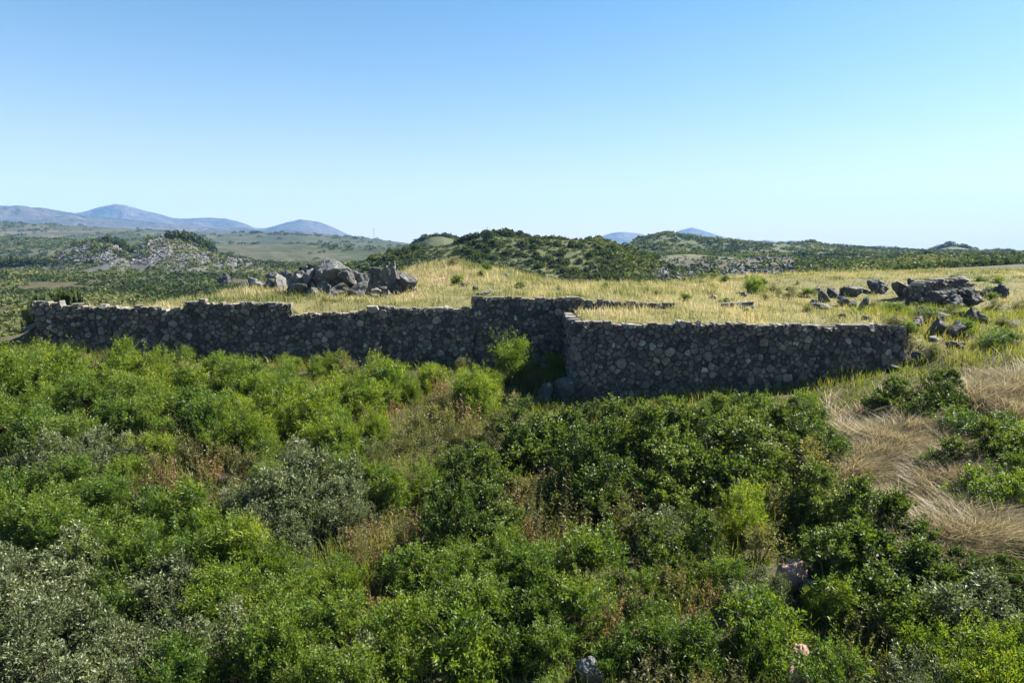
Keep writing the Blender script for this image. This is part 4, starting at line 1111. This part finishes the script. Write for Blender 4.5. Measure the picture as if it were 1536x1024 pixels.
# scrubland: uncountable tufts
def scrub(name, pts, rad, label, n=34, seed=0, flat=.75):
    rng = np.random.default_rng(seed)
    temps = []
    for t in range(8):
        d = dome_dirs(n, rng, -.1); P = d * np.array([.75, .75, .8]) * rng.uniform(.5, 1, (n, 1)); P[:, 2] = np.maximum(P[:, 2], 0)
        temps.append(leaf_quads(P, d + rng.normal(0, .6, (n, 3)), .55 * rng.uniform(.6, 1.1, n), .42 * rng.uniform(.6, 1.1, n), rng))
    m = len(pts); pick = rng.integers(0, 8, m); TT = np.array(temps)[pick]
    a = rng.uniform(0, 6.283, m); ca, sa = np.cos(a)[:, None], np.sin(a)[:, None]
    X = TT[:, :, 0] * ca - TT[:, :, 1] * sa; Y = TT[:, :, 0] * sa + TT[:, :, 1] * ca
    V = np.stack([X * rad[:, None] + pts[:, :1], Y * rad[:, None] + pts[:, 1:2], TT[:, :, 2] * rad[:, None] * flat + pts[:, 2:3]], -1).reshape(-1, 3)
    tint = np.clip(np.repeat(rng.normal(.42, .16, m) + 1.1 * (vnoise(pts[:, 0] / (pts[:, 1] * .12), pts[:, 1] / (pts[:, 1].mean() * .12), 7 + seed) - .5), n) + rng.normal(0, .1, m * n), 0, 1)
    o = link(bpy.data.objects.new(name, np_mesh(name, V, quads_idx(len(V) // 4), M['farleaf'], tint)))
    return tag(o, label, 'scrub', kind='stuff')
def scatter_polar(n, u0, u1, d0, d1, seed, thr=.5, ns=30.):
    rng = np.random.default_rng(seed)
    D = np.exp(rng.uniform(math.log(d0), math.log(d1), n)); u = rng.uniform(u0, u1, n); x = u * D
    k = rng.uniform(size=n) < sstep(thr - .15, thr + .12, vnoise(x / ns, D / ns, seed) * .6 + vnoise(x / ns * 3, D / ns * 3, seed + 1) * .4)
    x, D = x[k], D[k]
    return np.stack([x, D, Hall(x, D) - .05], 1), rng
pts, rg = scatter_polar(6500, -.85, -.12, 48, 330, 61, .42, 14.)
pts = pts[~((pts[:, 1] < 60) & (pts[:, 0] > -20))]
scrub('scrub', pts, rg.uniform(.35, 1.1, len(pts)) * (.6 + pts[:, 1] / 170.), 'low olive scrub spread over the plain at left', seed=1)
pts, rg = scatter_polar(4500, -.85, .0, 300, 900, 63, .5, 50.)
scrub('scrub', pts, rg.uniform(1.0, 2.6, len(pts)) * (.5 + pts[:, 1] / 700.), 'far scrub mottling the low hills under the left mountains', seed=2)
pts, rg = scatter_polar(13000, .12, .85, 85, 460, 65, .43, 40.)
pxs_ = 768 + F * pts[:, 0] / (pts[:, 1] * CT)
pts = pts[~((pxs_ > 985) & (pxs_ < 1195) & (pts[:, 1] < 222) & (rg.uniform(size=len(pts)) < .9))]
scrub('scrub', pts, rg.uniform(.7, 1.7, len(pts)) * (.45 + pts[:, 1] / 330.), 'green scrub spread over the low hills at right', seed=3)
pts, rg = scatter_polar(6500, -.26, .30, 84, 150, 67, .3, 9.)
scrub('scrub', pts, rg.uniform(.25, .6, len(pts)), 'low heath between the shrubs of the middle hill', seed=4)
pts, rg = scatter_polar(3000, -.30, .1, 44, 84, 69, .42, 7.)
scrub('scrub', pts, rg.uniform(.2, .5, len(pts)), 'low brush on the far lip of the plateau', seed=5)

pts, rg = scatter_polar(900, .12, .85, 130, 460, 71, .5, 40.)
pxs_ = 768 + F * pts[:, 0] / (pts[:, 1] * CT)
pts = pts[~((pxs_ > 985) & (pxs_ < 1330) & (pts[:, 1] < 240))]
scrub('scrub', pts, rg.uniform(1.6, 3.2, len(pts)) * (.5 + pts[:, 1] / 400.), 'darker thickets merging over the low hills at right', n=70, seed=6, flat=.55)
def scree(name, pts, size, label, seed):
    rng = np.random.default_rng(seed); temps = []
    for t in range(8):
        bm = bmesh.new()
        for k in range(9):
            v = rng.normal(size=3); v /= np.linalg.norm(v); bm.verts.new(v * rng.uniform(.7, 1.1))
        bmesh.ops.convex_hull(bm, input=bm.verts)
        bmesh.ops.triangulate(bm, faces=bm.faces[:])
        fs = [[tuple(v.co) for v in f.verts] for f in bm.faces]; bm.free()
        temps.append(np.array(fs))     # (nf,3,3)
    Vs = []; T = []
    for i, p in enumerate(pts):
        tm = temps[i % 8]; a = rng.uniform(0, 6.283); c, s = math.cos(a), math.sin(a)
        rot = np.array([[c, -s, 0], [s, c, 0], [0, 0, 1]]) * size[i] * np.array([1, rng.uniform(.6, 1), rng.uniform(.5, .9)])
        Vs.append(tm @ rot.T + p); T += [rng.uniform(.1, 1)] * len(tm)
    V = np.concatenate(Vs).reshape(-1, 3)
    o = link(bpy.data.objects.new(name, np_mesh(name, V, np.arange(len(V)).reshape(-1, 3), M['scree'], np.array(T))))
    return tag(o, label, 'scree', kind='stuff')
rng = np.random.default_rng(8)
def scree_pts(n, cells, D0, D1):
    c = np.array(cells)[rng.integers(0, len(cells), int(n * 1.3))]; a = rng.uniform(0, 6.283, len(c)); q = np.sqrt(rng.uniform(size=len(c)))
    p = march(c[:, 0] + c[:, 2] * q * np.cos(a), c[:, 1] + c[:, 3] * q * np.sin(a), 0, Hall, D0, D1, 200)
    return p[~np.isnan(p[:, 0])][:n]
pts = scree_pts(3600, [(110, 384, 60, 10), (330, 388, 70, 10), (140, 375, 50, 20), (250, 376, 70, 24), (240, 372, 40, 18), (280, 380, 50, 16), (190, 385, 70, 12), (400, 388, 90, 8)], 120, 330)
scree('scree', pts, rng.uniform(.2, 1.0, len(pts)) ** 1.5, 'loose pale grey stones covering the twin rubble hill at left', 3)
pts = scree_pts(1300, [(1030, 400, 40, 16), (1100, 400, 60, 14), (1150, 405, 60, 12), (1000, 410, 30, 10), (1215, 398, 45, 8), (1290, 402, 50, 8), (1150, 385, 40, 6)], 90, 330)
scree('scree', pts, rng.uniform(.3, .8, len(pts)), 'grey stony scree on the flank right of the shrubby middle hill', 4)

# masts
def mast(px, pyt, pyb, D, label, arm=True):
    base = at(px, pyb, D); top = at(px, pyt, D); zb = float(Hall(base[0], D)); hgt = top[2] - zb
    root = empty('mast', (base[0], D, zb)); tag(root, label, 'mast', 'thin masts on the skyline')
    r = D / F * .45
    pm = tube_mesh('pole', [(np.array([[0, 0, -.5], [0, 0, hgt * .5], [0, 0, hgt]]), np.array([r, r * .8, r * .5]))], M['steel'], 6)
    link(bpy.data.objects.new('pole', pm), root)
    am = tube_mesh('crossarm', [(np.array([[-hgt * .12, 0, hgt * .9], [0, 0, hgt * .92], [hgt * .12, 0, hgt * .9]]), np.array([r * .5] * 3))], M['steel'], 5)
    link(bpy.data.objects.new('crossarm', am), root)
mast(561, 342, 360, 800, 'thin utility pole on the far slope left of the middle hill')
mast(731, 340, 352, 133, 'thin antenna mast on the crest of the middle hill, left one')
mast(758, 342, 352, 133, 'thin antenna mast on the crest of the middle hill, right one')

# ------------------------------------------------------------------ air
bm = bmesh.new(); bmesh.ops.create_cube(bm, size=1); me = bpy.data.meshes.new('haze'); bm.to_mesh(me); bm.free()
hz = link(bpy.data.objects.new('haze', me)); hz.location = (0, 2450, 170); hz.scale = (10800, 5700, 372)
m, nt, nd, lk = new_mat('haze_air'); out = N(nd, 'ShaderNodeOutputMaterial'); pv = N(nd, 'ShaderNodeVolumePrincipled')
pv.inputs['Color'].default_value = (.28, .55, 1, 1); pv.inputs['Density'].default_value = .00014; pv.inputs['Anisotropy'].default_value = 0.0
lk.new(pv.outputs[0], out.inputs['Volume']); me.materials.append(m)
tag(hz, 'thin blue summer haze over the whole landscape', 'haze', kind='stuff')

# ------------------------------------------------------------------ light, sky, camera
SUN_AZ, SUN_EL = R(68), R(43)        # azimuth clockwise from the view direction (+Y)
w = bpy.data.worlds.new('World'); scene.world = w; w.use_nodes = True
nt = w.node_tree; nt.nodes.clear()
sky = nt.nodes.new('ShaderNodeTexSky'); sky.sky_type = 'NISHITA'; sky.sun_disc = False
sky.sun_elevation = SUN_EL; sky.sun_rotation = SUN_AZ; sky.air_density = 1.0; sky.dust_density = .5; sky.ozone_density = 2.0; sky.altitude = 200
bg = nt.nodes.new('ShaderNodeBackground'); bg.inputs['Strength'].default_value = .047
ow = nt.nodes.new('ShaderNodeOutputWorld'); hs = nt.nodes.new('ShaderNodeHueSaturation'); hs.inputs['Saturation'].default_value = 1.36; hs.inputs['Value'].default_value = .93; hs.inputs['Hue'].default_value = .488
nt.links.new(sky.outputs[0], hs.inputs['Color'])
tcw = nt.nodes.new('ShaderNodeTexCoord'); sxyz = nt.nodes.new('ShaderNodeSeparateXYZ'); nt.links.new(tcw.outputs['Generated'], sxyz.inputs[0])
mz = nt.nodes.new('ShaderNodeMath'); mz.operation = 'MULTIPLY'; mz.inputs[1].default_value = -7.6; nt.links.new(sxyz.outputs['Z'], mz.inputs[0])
ez = nt.nodes.new('ShaderNodeMath'); ez.operation = 'EXPONENT'; nt.links.new(mz.outputs[0], ez.inputs[0])
cz = nt.nodes.new('ShaderNodeMath'); cz.operation = 'MULTIPLY'; cz.use_clamp = True; cz.inputs[1].default_value = .94; nt.links.new(ez.outputs[0], cz.inputs[0])
mixw = nt.nodes.new('ShaderNodeMix'); mixw.data_type = 'RGBA'; nt.links.new(cz.outputs[0], mixw.inputs['Factor']); nt.links.new(hs.outputs[0], mixw.inputs[6]); mixw.inputs[7].default_value = (5.9, 5.25, 5.15, 1)
nt.links.new(mixw.outputs[2], bg.inputs[0]); nt.links.new(bg.outputs[0], ow.inputs[0])
sl = bpy.data.lights.new('sun', 'SUN'); sl.energy = 5.0; sl.angle = R(.53); sl.color = (1, .955, .88)
so = link(bpy.data.objects.new('sun', sl))
sd = Vector((math.sin(SUN_AZ) * math.cos(SUN_EL), math.cos(SUN_AZ) * math.cos(SUN_EL), math.sin(SUN_EL)))
so.rotation_euler = sd.to_track_quat('Z', 'Y').to_euler(); so.location = sd * 60

cam = bpy.data.cameras.new('camera'); cam.sensor_width = 36; cam.lens = 24; cam.clip_start = .1; cam.clip_end = 30000
co = link(bpy.data.objects.new('camera', cam)); co.location = (0, 0, CAMZ); co.rotation_euler = (math.pi / 2 - TH, 0, 0)
scene.camera = co
vs = scene.view_settings; vs.view_transform = 'Standard'; vs.look = 'None'; vs.exposure = 1.92; vs.gamma = 1
scene.render.engine = 'CYCLES'
cy = scene.cycles
cy.use_denoising = True; cy.denoising_input_passes = 'RGB_ALBEDO_NORMAL'; cy.denoising_prefilter = 'ACCURATE'; cy.sample_clamp_indirect = 4.0; cy.sample_clamp_direct = 12.0; cy.max_bounces = 6; cy.diffuse_bounces = 3; cy.glossy_bounces = 2; cy.transmission_bounces = 4; cy.volume_bounces = 0; cy.transparent_max_bounces = 8
